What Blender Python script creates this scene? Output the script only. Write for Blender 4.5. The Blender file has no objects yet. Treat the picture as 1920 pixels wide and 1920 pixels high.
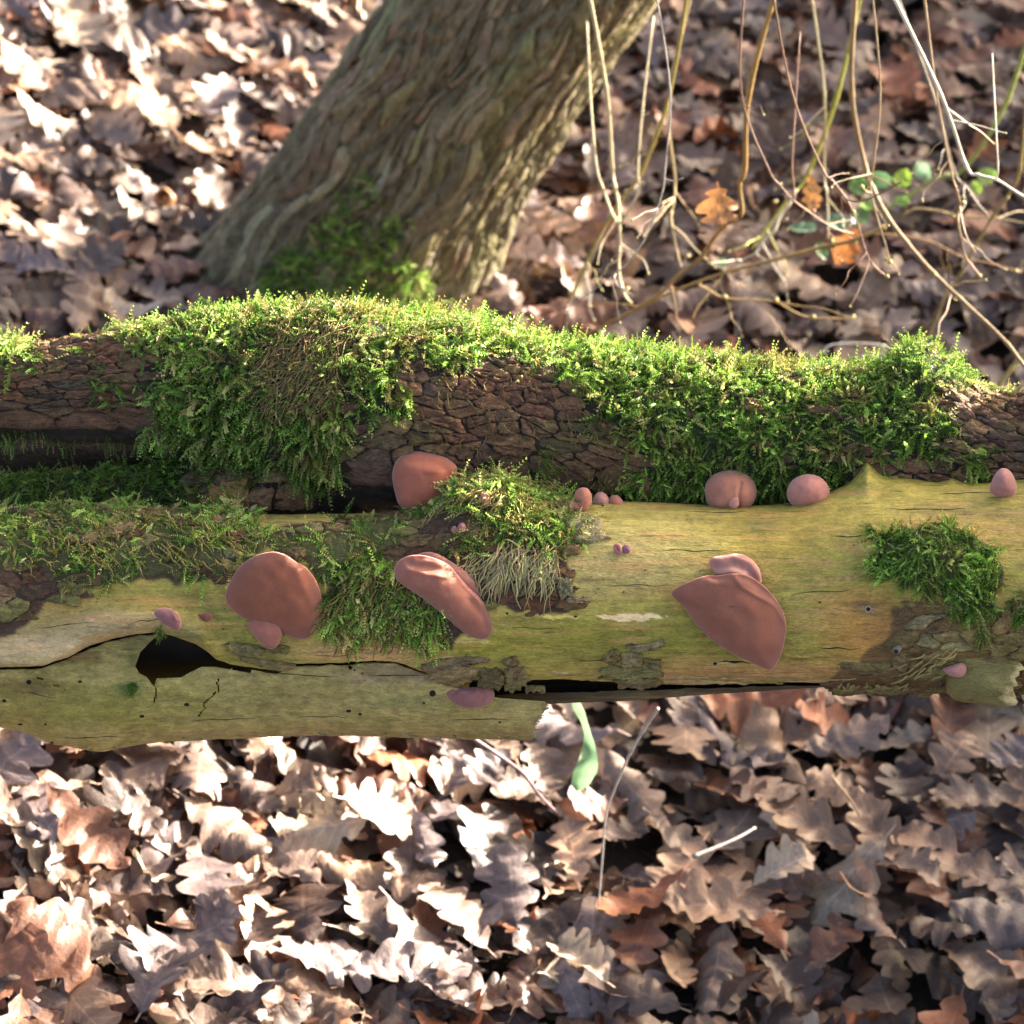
import bpy, math, random
import numpy as np
from mathutils import Vector

# ------------------------------------------------------------------ camera, light, exposure
SC = bpy.context.scene
D = 1.70                      # camera to the front log (m)
PITCH = math.radians(40)
WIDTH = 0.66                  # metres across the frame at the front log
K = WIDTH / 1920 / D          # tangent per picture unit
PX = WIDTH / 1920             # metres per picture unit at the front log
LOG = np.array([0, 0, 0.60])
FWD = np.array([0, math.cos(PITCH), -math.sin(PITCH)])
UP = np.array([0, math.sin(PITCH), math.cos(PITCH)])
RIGHT = np.array([1.0, 0, 0])
CAM = LOG - D * FWD
SUN_EL, SUN_AZ = math.radians(10.5), math.radians(57)

cam_data = bpy.data.cameras.new('camera')
cam = bpy.data.objects.new('camera', cam_data)
SC.collection.objects.link(cam)
cam.location = CAM
cam.rotation_euler = (math.pi / 2 - PITCH, 0, 0)
cam_data.sensor_width = 36
cam_data.lens = 36 * D / WIDTH
cam_data.clip_start, cam_data.clip_end = 0.05, 200
cam_data.dof.use_dof = True
cam_data.dof.focus_distance = D - 0.035
cam_data.dof.aperture_fstop = 11.5
SC.camera = cam

world = bpy.data.worlds.new('World'); SC.world = world
world.use_nodes = True
wn = world.node_tree
sky = wn.nodes.new('ShaderNodeTexSky')
sky.sky_type = 'NISHITA'; sky.sun_disc = False
sky.sun_elevation = SUN_EL; sky.sun_rotation = SUN_AZ
sky.air_density, sky.dust_density, sky.ozone_density = 0.6, 6.0, 0.3
bg = wn.nodes['Background']; bg.inputs['Strength'].default_value = 0.115
wn.links.new(sky.outputs[0], bg.inputs['Color'])

sun_dir = Vector((math.sin(SUN_AZ) * math.cos(SUN_EL), math.cos(SUN_AZ) * math.cos(SUN_EL), math.sin(SUN_EL)))
sl = bpy.data.lights.new('sun', 'SUN'); sl.energy = 5.0; sl.angle = math.radians(0.5); sl.color = (1.0, 0.93, 0.82)
sun = bpy.data.objects.new('sun', sl); SC.collection.objects.link(sun)
sun.rotation_euler = (-sun_dir).to_track_quat('-Z', 'Y').to_euler()
sun.location = (2, 3, 4)

vs = SC.view_settings
vs.view_transform = 'Standard'; vs.look = 'None'; vs.exposure = 2.9; vs.gamma = 1.0; vs.use_curve_mapping = False
SC.render.engine = 'CYCLES'
SC.cycles.use_denoising = True
SC.cycles.max_bounces = 8
SC.cycles.transparent_max_bounces = 4

rng = np.random.default_rng(11)
random.seed(5)

# ------------------------------------------------------------------ helpers
def pix(px, py, depth):
    px = np.asarray(px, float); py = np.asarray(py, float); depth = np.asarray(depth, float)
    d = FWD + ((px - 960) * K)[..., None] * RIGHT + ((960 - py) * K)[..., None] * UP
    return CAM + depth[..., None] * d

def project(P):
    v = P - CAM
    d = v @ FWD
    return 960 + (v @ RIGHT) / d / K, 960 - (v @ UP) / d / K

def ground_depth(py):
    return -CAM[2] / (FWD[2] + (960 - np.asarray(py, float)) * K * UP[2])

def ground_z(x, y):  # bank added to tilt the left litter into the low sun
    """A low bank rising to the left of the logs."""
    far = 1 / (1 + np.exp(-(np.asarray(y, float) - .72) / .07))
    u = -(np.asarray(x, float) - .02) - .27 * far
    r = .17 * (np.sqrt(u * u + .03) + u)
    return 2.2 * np.tanh(r / 2.2)

def ground_point(px, py):
    d = ground_depth(py)
    for _ in range(12):
        P = pix(px, py, d)
        dz = P[..., 2] - ground_z(P[..., 0], P[..., 1])
        ray = FWD[2] + (960 - np.asarray(py, float)) * K * UP[2]
        d = d - dz / ray
    return pix(px, py, d)

def lin(c):
    c = np.asarray(c, float) / 255.0
    return np.where(c <= 0.04045, c / 12.92, ((c + 0.055) / 1.055) ** 2.4)

def _hash(ix, iy, iz, seed):
    h = (ix.astype(np.int64) * 374761393 + iy.astype(np.int64) * 668265263 + iz.astype(np.int64) * 2147483647 + seed * 974634777) & 0xFFFFFFFF
    h = ((h ^ (h >> 13)) * 1274126177) & 0xFFFFFFFF
    h = ((h ^ (h >> 16)) * 2246822519) & 0xFFFFFFFF
    return ((h ^ (h >> 15)) & 0xFFFFFF) / float(0xFFFFFF)

def noise(x, y, z=0.0, seed=0):
    x, y, z = np.broadcast_arrays(np.asarray(x, float), np.asarray(y, float), np.asarray(z, float))
    ix, iy, iz = np.floor(x), np.floor(y), np.floor(z)
    fx, fy, fz = x - ix, y - iy, z - iz
    fx, fy, fz = [f * f * (3 - 2 * f) for f in (fx, fy, fz)]
    r = 0
    for dx in (0, 1):
        for dy in (0, 1):
            for dz in (0, 1):
                w = (fx if dx else 1 - fx) * (fy if dy else 1 - fy) * (fz if dz else 1 - fz)
                r = r + w * _hash(ix + dx, iy + dy, iz + dz, seed)
    return r * 2 - 1

def fbm(x, y, z=0.0, seed=0, octv=4):
    r, a, f = 0, 0.5, 1.0
    for i in range(octv):
        r = r + a * noise(np.asarray(x) * f, np.asarray(y) * f, np.asarray(z) * f, seed + i * 17)
        a *= 0.5; f *= 2.03
    return r

def inside(poly, x, y):
    poly = np.asarray(poly, float)
    r = np.zeros(np.shape(x), bool)
    n = len(poly)
    for i in range(n):
        x0, y0 = poly[i]; x1, y1 = poly[(i + 1) % n]
        c = ((y0 > y) != (y1 > y)) & (x < (x1 - x0) * (y - y0) / (y1 - y0 + 1e-9) + x0)
        r ^= c
    return r

def smoothcurve(pts, lo=-1400, hi=3300, win=70):
    pts = np.asarray(pts, float)
    xs = np.arange(lo - 300, hi + 300, 4.0)
    ys = np.interp(xs, pts[:, 0], pts[:, 1])
    k = int(win / 4) | 1
    w = np.hanning(k + 2)[1:-1]; w /= w.sum()
    ys = np.convolve(np.pad(ys, k // 2, mode='edge'), w, mode='valid')
    return lambda x: np.interp(x, xs, ys)

COL = SC.collection
WLOC = {}

def tag(o, label=None, cat=None, group=None, kind=None):
    if label: o['label'] = label
    if cat: o['category'] = cat
    if group: o['group'] = group
    if kind: o['kind'] = kind
    return o

def link(o, loc, parent=None):
    COL.objects.link(o)
    loc = np.asarray(loc, float)
    WLOC[o.name] = loc
    if parent is not None:
        o.parent = parent
        o.location = loc - WLOC[parent.name]
    else:
        o.location = loc
    return o

def empty(name, loc):
    o = bpy.data.objects.new(name, None)
    o.empty_display_size = 0.02
    return link(o, loc)

def mesh_data(name, V, F, mat, col=None, smooth=True, blade=None):
    """V (n,3); F: array (m,k) of one arity, or a list of arrays of different arity."""
    me = bpy.data.meshes.new(name)
    Fs = F if isinstance(F, list) else [F]
    Fs = [np.asarray(f, np.int32) for f in Fs if len(f)]
    V = np.asarray(V, np.float32)
    me.vertices.add(len(V)); me.vertices.foreach_set('co', V.ravel())
    nl = sum(f.size for f in Fs); npoly = sum(len(f) for f in Fs)
    me.loops.add(nl); me.loops.foreach_set('vertex_index', np.concatenate([f.ravel() for f in Fs]))
    me.polygons.add(npoly)
    tot = np.concatenate([np.full(len(f), f.shape[1], np.int32) for f in Fs])
    st = np.concatenate([[0], np.cumsum(tot)[:-1]]).astype(np.int32)
    me.polygons.foreach_set('loop_start', st)
    me.polygons.foreach_set('loop_total', tot)
    me.polygons.foreach_set('use_smooth', np.full(npoly, smooth, bool))
    me.update(calc_edges=True)
    if col is not None:
        a = me.color_attributes.new('col', 'FLOAT_COLOR', 'POINT')
        c = np.ones((len(V), 4), np.float32); c[:, :3] = col
        a.data.foreach_set('color', c.ravel())
    if blade is not None:
        a = me.attributes.new('blade', 'FLOAT_VECTOR', 'POINT')
        a.data.foreach_set('vector', np.asarray(blade, np.float32).ravel())
    me.materials.append(mat)
    return me

def build(name, V, F, mat, parent=None, col=None, smooth=True, base=False, blade=None):
    V = np.asarray(V, float)
    c = V.mean(0)
    if base: c = np.array([c[0], c[1], V[:, 2].min()])
    me = mesh_data(name, V - c, F, mat, col, smooth, blade)
    return link(bpy.data.objects.new(name, me), c, parent)

def grid_faces(n, m, wrap=False):
    i = np.arange(n - 1)[:, None]; j = np.arange(m if wrap else m - 1)[None, :]
    j2 = (j + 1) % m
    a = i * m + j; b = i * m + j2; c = (i + 1) * m + j2; d = (i + 1) * m + j
    return np.stack([a, b, c, d], -1).reshape(-1, 4)

# ------------------------------------------------------------------ materials
def material(name, rough=0.7, color=None, use_attr=True, objcol=False, nscale=(60, 60, 60), nstr=0.25, fine=(400, 400, 400), fstr=0.0,
             veins=False, bump=0.3, bdist=0.002, transl=0.0, sss=0.0, sheen=0.0, spec=0.4, double_noise=0.0):
    m = bpy.data.materials.new(name); m.use_nodes = True
    nt = m.node_tree; N = nt.nodes; Lk = nt.links
    b = N['Principled BSDF']; out = N['Material Output']
    b.inputs['Roughness'].default_value = rough
    b.inputs['Specular IOR Level'].default_value = spec
    geo = N.new('ShaderNodeNewGeometry')
    def nz(scale, detail=4.0):
        mp = N.new('ShaderNodeMapping'); mp.inputs['Scale'].default_value = scale
        Lk.new(geo.outputs['Position'], mp.inputs['Vector'])
        n = N.new('ShaderNodeTexNoise'); n.inputs['Scale'].default_value = 1.0; n.inputs['Detail'].default_value = detail; n.inputs['Roughness'].default_value = 0.6
        Lk.new(mp.outputs[0], n.inputs['Vector'])
        return n
    n1 = nz(nscale); n2 = nz(fine)
    if objcol:
        src = N.new('ShaderNodeObjectInfo').outputs['Color']
    elif use_attr:
        at = N.new('ShaderNodeAttribute'); at.attribute_name = 'col'; src = at.outputs['Color']
    else:
        rgb = N.new('ShaderNodeRGB'); rgb.outputs[0].default_value = (*color, 1); src = rgb.outputs[0]
    def mod(src, n, st):
        mr = N.new('ShaderNodeMapRange'); mr.inputs['From Min'].default_value = 0.3; mr.inputs['From Max'].default_value = 0.7
        mr.inputs['To Min'].default_value = 1 - st; mr.inputs['To Max'].default_value = 1 + st
        Lk.new(n.outputs['Fac'], mr.inputs['Value'])
        vm = N.new('ShaderNodeVectorMath'); vm.operation = 'SCALE'
        Lk.new(src, vm.inputs[0]); Lk.new(mr.outputs[0], vm.inputs['Scale'])
        return vm.outputs[0]
    if nstr: src = mod(src, n1, nstr)
    if fstr: src = mod(src, n2, fstr)
    if veins:                                            # midrib and side veins of a leaf blade
        av = N.new('ShaderNodeAttribute'); av.attribute_name = 'blade'
        sp = N.new('ShaderNodeSeparateXYZ'); Lk.new(av.outputs['Vector'], sp.inputs[0])
        def mth(op, a, c=None, v=None):
            q = N.new('ShaderNodeMath'); q.operation = op
            if isinstance(a, (int, float)): q.inputs[0].default_value = a
            else: Lk.new(a, q.inputs[0])
            if c is not None: Lk.new(c, q.inputs[1])
            if v is not None: q.inputs[1].default_value = v
            return q.outputs[0]
        au = mth('ABSOLUTE', sp.outputs[0])
        ph = mth('FRACT', mth('SUBTRACT', mth('MULTIPLY', sp.outputs[1], v=8.0), mth('MULTIPLY', au, v=1.3)))
        tri = mth('ABSOLUTE', mth('SUBTRACT', ph, v=0.5))
        side = mth('LESS_THAN', tri, v=0.07); mid = mth('LESS_THAN', au, v=0.05)
        ve = mth('MAXIMUM', mth('MULTIPLY', side, v=0.6), mid)
        sc_ = mth('ADD', mth('MULTIPLY', ve, v=0.45), v=0.96)
        vm = N.new('ShaderNodeVectorMath'); vm.operation = 'SCALE'; Lk.new(src, vm.inputs[0]); Lk.new(sc_, vm.inputs['Scale']); src = vm.outputs[0]
    Lk.new(src, b.inputs['Base Color'])
    if bump:
        ad = N.new('ShaderNodeMath'); ad.operation = 'MULTIPLY_ADD'
        Lk.new(n2.outputs['Fac'], ad.inputs[0]); ad.inputs[1].default_value = 0.5; Lk.new(n1.outputs['Fac'], ad.inputs[2])
        bp = N.new('ShaderNodeBump'); bp.inputs['Strength'].default_value = bump; bp.inputs['Distance'].default_value = bdist
        Lk.new(ad.outputs[0], bp.inputs['Height']); Lk.new(bp.outputs[0], b.inputs['Normal'])
    if sss:
        b.inputs['Subsurface Weight'].default_value = sss
        b.inputs['Subsurface Radius'].default_value = (1.0, 0.35, 0.2)
        b.inputs['Subsurface Scale'].default_value = 0.006
    if sheen:
        b.inputs['Sheen Weight'].default_value = sheen; b.inputs['Sheen Roughness'].default_value = 0.45
        b.inputs['Sheen Tint'].default_value = (1, 0.95, 0.95, 1)
    if transl:
        tr = N.new('ShaderNodeBsdfTranslucent'); Lk.new(src, tr.inputs['Color'])
        mx = N.new('ShaderNodeMixShader'); mx.inputs[0].default_value = transl
        Lk.new(b.outputs[0], mx.inputs[1]); Lk.new(tr.outputs[0], mx.inputs[2]); Lk.new(mx.outputs[0], out.inputs['Surface'])
    return m

M_wood = material('bare_wood', rough=0.5, nscale=(70, 330, 330), nstr=0.14, fine=(420, 1100, 1100), fstr=0.24, bump=0.85, bdist=0.003, spec=0.35)
M_shell = material('weathered_wood', rough=0.75, nscale=(130, 300, 300), nstr=0.24, fine=(500, 1000, 1000), fstr=0.24, bump=0.8, bdist=0.003)
M_dark = material('rotten_core_and_hole_shade', rough=0.9, color=(0.018, 0.012, 0.008), use_attr=False, bump=0.5)  # rotten wood; on discs and slivers it stands for shade in holes and cracks
M_bark = material('elder_bark', rough=0.78, nscale=(110, 240, 240), nstr=0.42, fine=(420, 800, 800), fstr=0.3, bump=1.0, bdist=0.005)
M_trunkbark = material('trunk_bark', rough=0.85, nscale=(90, 90, 60), nstr=0.3, fine=(300, 300, 200), fstr=0.2, bump=0.8, bdist=0.004)
M_moss = material('moss_leaf', rough=0.5, nscale=(30, 30, 30), nstr=0.2, bump=0, transl=0.32, spec=0.35)
M_strand = material('dry_moss_strand', rough=0.7, bump=0, nstr=0.2, transl=0.15)
M_leafstuff = material('dead_leaf_mass', veins=True, rough=0.5, nscale=(60, 60, 60), nstr=0.22, fine=(300, 300, 300), fstr=0.12, bump=0.35, bdist=0.003, transl=0.14, spec=0.55)
M_leaf = material('dead_leaf', veins=True, rough=0.48, objcol=True, nscale=(50, 50, 50), nstr=0.22, fine=(300, 300, 300), fstr=0.12, bump=0.35, bdist=0.003, transl=0.14, spec=0.55)
M_green = material('green_leaf', rough=0.4, nscale=(80, 80, 80), nstr=0.2, bump=0.2, transl=0.35, spec=0.5)
M_jelly = material('jelly_fungus', rough=0.66, nscale=(70, 70, 70), nstr=0.09, fine=(900, 900, 900), fstr=0.10, bump=0.25, bdist=0.0012, sss=0.3, sheen=0.35, spec=0.18)
M_twig = material('twig_bark', rough=0.55, nscale=(150, 150, 150), nstr=0.18, bump=0.3, bdist=0.001)
M_ground = material('woodland_soil', rough=0.95, color=(0.035, 0.024, 0.017), use_attr=False, nscale=(12, 12, 12), nstr=0.4, fine=(120, 120, 120), bump=0.8, bdist=0.02)
M_pale = material('pale_rim', rough=0.6, color=(0.36, 0.31, 0.23), use_attr=False, bump=0.2)

# ------------------------------------------------------------------ the ground
gx = np.concatenate([np.linspace(-40, -3, 14), np.linspace(-2.8, 2.8, 80), np.linspace(3, 40, 14)])
gy = np.concatenate([np.linspace(-35, -2, 12), np.linspace(-1.8, 4.5, 40), np.linspace(5, 45, 14)])
GX, GY = np.meshgrid(gx, gy, indexing='ij')
o = build('ground', np.stack([GX, GY, ground_z(GX, GY)], -1).reshape(-1, 3), grid_faces(*GX.shape), M_ground)
tag(o, 'dark woodland soil under the leaf litter', 'ground', kind='structure')

# ------------------------------------------------------------------ a log surface laid along the picture's width
class LogSurface:
    def __init__(s, top, bottom, d0, win=70):
        s.top = smoothcurve(top, win=win); s.bot = smoothcurve(bottom, win=win); s.d0 = d0
        s.bumps = []; s.seed = len(top); s.amp = 5.0; s.extra = None
    def rc(s, px):
        t, b = s.top(px), s.bot(px)
        return (t + b) / 2, (b - t) / 2
    def disp(s, px, phi):
        c, r = s.rc(px)
        d = s.amp * fbm(px / 130., phi * 1.6, 0, s.seed, 4) + 0.25 * s.amp * fbm(px / 30., phi * 9, 3.3, s.seed + 5, 3)
        for (bx, by, sx, sphi, h, kind) in s.bumps:
            if kind == 'spike':
                d = d + h * np.exp(-(np.sqrt((px - bx) ** 2 + 36) - 6) / sx) * np.exp(-((phi - by) / sphi) ** 2)
            else:
                d = d + h * np.exp(-((px - bx) / sx) ** 2 - ((phi - by) / sphi) ** 2)
        if s.extra is not None:
            d = d + s.extra(px, phi, c - r * np.where(phi > math.pi / 2, 1, np.sin(phi)))
        return d
    def ppd(s, px, phi, h=0.0):
        px = np.asarray(px, float); phi = np.asarray(phi, float)
        c, r = s.rc(px)
        rr = r + s.disp(px, phi) + h
        return px, c - rr * np.sin(phi), D + s.d0 - rr * np.cos(phi) * PX
    def P(s, px, phi, h=0.0):
        return pix(*s.ppd(px, phi, h))
    def normal(s, px, phi):
        e = 2.0; ep = 0.02
        a = s.P(px + e, phi) - s.P(px - e, phi)
        b = s.P(px, phi + ep) - s.P(px, phi - ep)
        nn = np.cross(a, b)
        return nn / (np.linalg.norm(nn, axis=-1, keepdims=True) + 1e-12)
    def phi_at(s, px, py):
        px = np.asarray(px, float); py = np.asarray(py, float)
        c, r = s.rc(px)
        ph = np.arcsin(np.clip((c - py) / r, -1, 1))
        for _ in range(4):
            rr = r + s.disp(px, ph)
            ph = np.arcsin(np.clip((c - py) / rr, -1, 1))
        return ph
    def depth_at(s, px, py):
        return s.ppd(px, s.phi_at(px, py))[2]

def axis_steps(lo, hi, fine_lo, fine_hi, step, coarse=24):
    return np.concatenate([np.arange(lo, fine_lo, coarse), np.arange(fine_lo, fine_hi, step), np.arange(fine_hi, hi, coarse)])

# colour zones: blobs (cx, cy, rx, ry, srgb, strength) over a base
def zone_color(px, py, base, blobs, seed, warp=1.0):
    wx = px + warp * 26 * fbm(px / 60., py / 25., 0, seed, 4)
    wy = py + warp * 14 * fbm(px / 70., py / 22., 7, seed + 3, 4)
    c = np.broadcast_to(lin(base), np.shape(px) + (3,)).copy()
    for (cx, cy, rx, ry, rgb, st) in blobs:
        w = st * np.exp(-(np.abs((wx - cx) / rx) ** 2.6 + np.abs((wy - cy) / ry) ** 2.6))
        c = c * (1 - w[..., None]) + lin(rgb) * w[..., None]
    return c

# moss outlines (picture units, on the side the camera sees)
MOSS_BACK_A = [(225, 640), (235, 600), (400, 560), (560, 540), (700, 555), (860, 575), (960, 600), (1010, 625), (1012, 690), (930, 668), (850, 692), (760, 684), (775, 740), (742, 792), (655, 782), (640, 860), (610, 930), (545, 905), (440, 885), (390, 850), (270, 835), (270, 792), (335, 790), (262, 742), (300, 700)]
MOSS_BACK_B = [(1005, 610), (1100, 615), (1300, 645), (1600, 650), (1640, 630), (1720, 590), (1800, 600), (1845, 680), (1820, 718), (1760, 735), (1690, 738), (1785, 785), (1795, 850), (1700, 866), (1610, 835), (1570, 950), (1290, 950), (1190, 930), (1150, 905), (1250, 868), (1180, 825), (1100, 800), (1130, 760), (1050, 722), (1080, 690), (1020, 682)]
MOSS_BACK_TUFT = [(-60, 580), (38, 590), (34, 655), (12, 690), (-60, 680)]
MOSS_RAG = [(0, 795), (230, 815), (390, 800), (375, 835), (200, 845), (-60, 850)]
MOSS_LIMB = [(-200, 870), (380, 850), (450, 825), (560, 850), (470, 905), (380, 925), (340, 960), (-200, 975)]
MOSS_FRONT_A = [(-200, 925), (100, 915), (200, 930), (300, 925), (400, 920), (470, 940), (490, 1005), (560, 1005), (650, 980), (745, 962), (785, 915), (815, 950), (770, 1005), (700, 1055), (650, 1105), (598, 1100), (560, 1050), (500, 1030), (430, 1085), (380, 1082), (300, 1072), (215, 1090), (150, 1112), (105, 1085), (60, 1052), (-200, 1050)]
MOSS_FRONT_B = [(640, 1060), (700, 1030), (745, 1070), (790, 1110), (835, 1170), (842, 1205), (785, 1215), (720, 1192), (640, 1200), (600, 1170)]
MOSS_FRONT_C = [(792, 958), (806, 915), (838, 868), (920, 858), (1010, 890), (1050, 905), (1035, 935), (1092, 985), (1100, 1020), (1050, 1034), (985, 1022), (930, 1000), (890, 955), (850, 945)]
MOSS_FRONT_D = [(1635, 985), (1660, 1000), (1700, 995), (1760, 985), (1820, 998), (1850, 1030), (1885, 1068), (1880, 1100), (1860, 1110), (1868, 1150), (1840, 1172), (1800, 1150), (1780, 1118), (1740, 1110), (1690, 1100), (1640, 1085), (1632, 1040)]
MOSS_FRONT_E = [(1885, 1118), (1990, 1090), (2060, 1150), (1900, 1165)]

# ------------------------------------------------------------------ front log: bare wood body
front = LogSurface(
    top=[(-1400, 990), (-300, 962), (0, 958), (200, 955), (400, 955), (480, 964), (700, 963), (850, 952), (1040, 942), (1150, 940), (1300, 946), (1400, 950), (1500, 943), (1580, 926), (1650, 912), (1800, 906), (1920, 898), (2300, 880), (3300, 850)],
    bottom=[(-1400, 1340), (-300, 1325), (0, 1322), (500, 1318), (1000, 1312), (1300, 1306), (1500, 1300), (1700, 1296), (1920, 1292), (2300, 1290), (3300, 1290)], d0=0.0)
HALF = math.pi / 2
front.bumps = [
    (1625, 1.52, 20, 0.30, 46, 'spike'), (1690, 1.50, 55, 0.28, 12, 'g'), (1785, 1.5, 16, 0.25, 12, 'spike'), (1570, 1.5, 60, 0.5, 10, 'g'),
    (930, 1.20, 75, 0.42, 60, 'g'), (858, 1.15, 42, 0.45, 34, 'g'),
    (1760, 0.28, 85, 0.36, 24, 'g'), (1640, -0.25, 70, 0.25, -9, 'g'),
    (1450, 0.15, 130, 0.3, -10, 'g'), (1260, 0.3, 200, 0.4, 4, 'g'),
    (280, -0.12, 130, 0.2, 18, 'g'), (60, -0.55, 120, 0.22, 14, 'g'),
    (1720, -0.85, 130, 0.35, 12, 'g'),
]
A_LOWER = np.array([(-1400, 1268), (-100, 1262), (0, 1251), (78, 1249), (130, 1231), (169, 1210), (208, 1199), (260, 1188), (294, 1186), (325, 1193), (365, 1207), (391, 1223), (406, 1238), (443, 1248), (517, 1258), (556, 1244), (634, 1243), (686, 1239), (738, 1240), (770, 1250), (800, 1262), (834, 1272), (904, 1276), (993, 1275), (1060, 1274), (1120, 1277), (1204, 1281), (1300, 1284), (1420, 1281), (1500, 1279), (1560, 1282)], float)
def a_lower(px):
    y = np.interp(px, A_LOWER[:, 0], A_LOWER[:, 1])
    return np.where(px > 1560, 1290 + (px - 1560) * 0.6, y) + 1.5 * fbm(px / 14., 0, 0, 91, 3)

def moss_under(polys):
    def f(px, phi, py):
        wx = px + 14 * noise(px / 22., py / 22., 0, 40); wy = py + 14 * noise(px / 22., py / 22., 5, 41)
        m = np.zeros(np.shape(px), bool)
        for p in polys: m |= inside(p, wx, wy)
        return np.where(m, 3.0 + 3.0 * noise(px / 9., py / 9., 2, 44), 0.0)
    return f
FRONT_MOSS = [MOSS_FRONT_A, MOSS_FRONT_B, MOSS_FRONT_C, MOSS_FRONT_D]
_mu = moss_under(FRONT_MOSS)
def front_extra(px, phi, py):
    e = (np.interp(px, A_LOWER[:, 0], A_LOWER[:, 1]) - py)
    lipw = np.clip((440 - px) / 60., 0, 1)
    ridge_ = 25 * np.exp(-((e - 26) / 25.) ** 2) * lipw - 9 * np.exp(-((e - 74) / 20.) ** 2) * lipw
    return _mu(px, phi, py) + ridge_
front.extra = front_extra
front.seed = 3
front.amp = 3.5

fallen = empty('fallen_log', [0, 0, 0.5])
tag(fallen, 'bare olive yellow log with a hollow split shell, in front of the mossy log', 'log')

BARK_REGION_LEFT = [(-260, 915), (480, 940), (480, 1000), (600, 985), (740, 955), (800, 880), (860, 845), (960, 850), (1050, 900), (1100, 985), (1105, 1025), (1060, 1040), (1075, 1130), (1060, 1145), (940, 1150), (930, 1120), (860, 1190), (850, 1215), (770, 1220), (720, 1195), (620, 1205), (600, 1190), (610, 1090), (480, 1020), (420, 1090), (330, 1085), (230, 1092), (150, 1118), (60, 1150), (20, 1190), (-260, 1200)]
WOOD_BLOBS = [
    (1180, 1000, 260, 50, (168, 154, 82), .7), (1350, 1190, 160, 40, (150, 136, 66), .6),
    (1150, 1030, 190, 60, (172, 156, 92), 0.8), (1150, 1085, 180, 30, (178, 152, 92), 0.6), (1260, 960, 220, 18, (172, 156, 82), 0.6),
    (1450, 1020, 150, 60, (158, 132, 44), 0.75), (1560, 990, 140, 40, (160, 138, 58), 0.5),
    (1180, 1200, 260, 40, (138, 128, 48), 0.85), (900, 1208, 80, 16, (146, 140, 34), 0.8),
    (1400, 1262, 280, 24, (182, 134, 84), 0.95), (1250, 1110, 60, 14, (176, 138, 74), 0.6), (1320, 1130, 70, 20, (176, 128, 58), 0.6),
    (1630, 1190, 90, 60, (184, 126, 62), 0.85), (1600, 1130, 60, 30, (190, 136, 66), 0.6), (1700, 1160, 60, 40, (120, 72, 44), 0.7),
    (1800, 1000, 160, 30, (164, 128, 60), 0.7), (1900, 1000, 150, 60, (160, 132, 62), 0.6), (1820, 960, 120, 10, (120, 100, 56), 0.6),
    (1430, 985, 45, 11, (98, 102, 52), 0.8), (1620, 1141, 26, 13, (66, 48, 38), .9), (1000, 962, 60, 10, (160, 142, 70), 0.5),
    (1080, 1190, 90, 20, (140, 130, 40), 0.5), (1150, 1060, 100, 9, (186, 150, 92), 0.6), (1290, 1010, 90, 20, (172, 158, 86), 0.4),
    (60, 1212, 220, 44, (188, 160, 116), 1.0), (220, 1165, 130, 30, (180, 150, 104), 0.95), (330, 1130, 110, 26, (136, 120, 56), 0.8), (420, 1150, 60, 40, (112, 112, 48), 0.75),
    (120, 1130, 60, 14, (176, 140, 62), 0.6), (350, 1185, 40, 20, (104, 112, 70), 0.6),
    (690, 1222, 130, 18, (200, 152, 98), 0.95), (480, 1225, 60, 20, (120, 108, 54), 0.7), (560, 975, 110, 16, (164, 148, 82), 0.7),
    (0, 1100, 150, 60, (98, 66, 46), 0.6),
]
def wood_color(px, py):
    c = zone_color(px, py, (162, 146, 66), WOOD_BLOBS, 21)
    # long grain streaks and algae speckle
    st = fbm(px / 160., py / 5.0, 0, 31, 4)
    c = c * (1 + 0.24 * st + .10 * fbm(px / 50., py / 2.6, 3, 32, 3) + .30 * fbm(px / 9., py / 5.5, 3, 35, 3) + .22 * fbm(px / 46., py / 20., 3, 36, 3))[..., None]
    al = np.clip(fbm(px / 24., py / 14., 0, 55, 4) * 2.4, 0, 1)
    c = c * (1 - 0.22 * al[..., None]) + lin((116, 112, 34)) * (0.22 * al[..., None])
    tn = np.clip(fbm(px / 90., py / 9., 0, 75, 4) * 2.6 - 0.2, 0, 1) * 0.62
    c = c * (1 - tn[..., None]) + lin((186, 142, 82)) * tn[..., None]
    # pale bare scars with clean edges
    for (cx, cy, rx, ry, rgb) in [(1187, 1157, 58, 7, (246, 208, 150)), (1040, 1156, 46, 4, (220, 190, 100)), (880, 1200, 40, 6, (206, 184, 100)), (1360, 1243, 30, 4, (188, 160, 100)), (168, 1163, 9, 5, (205, 160, 110))]:
        e = np.abs((px - cx) / rx) ** 2 + np.abs((py - cy + 3 * noise(px / 14., 0, 0, 61)) / ry) ** 2 + 0.5 * noise(px / 9., py / 4., 0, 62)
        w = np.clip((1.05 - e) * 5, 0, 1)[..., None]
        c = c * (1 - w) + lin(rgb) * w
    c = c * 1.18
    # short dark checks along the grain
    ck = np.clip((fbm(px / 60., py / 2.6, 9, 77, 3) - 0.40) * 9, 0, 1)[..., None] * 0.5
    c = c * (1 - ck)
    return c

def region_mask(poly, px, py, seed=40, amp=12):
    return inside(poly, px + amp * noise(px / 22., py / 22., 0, seed), py + amp * noise(px / 22., py / 22., 5, seed + 1))

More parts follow.
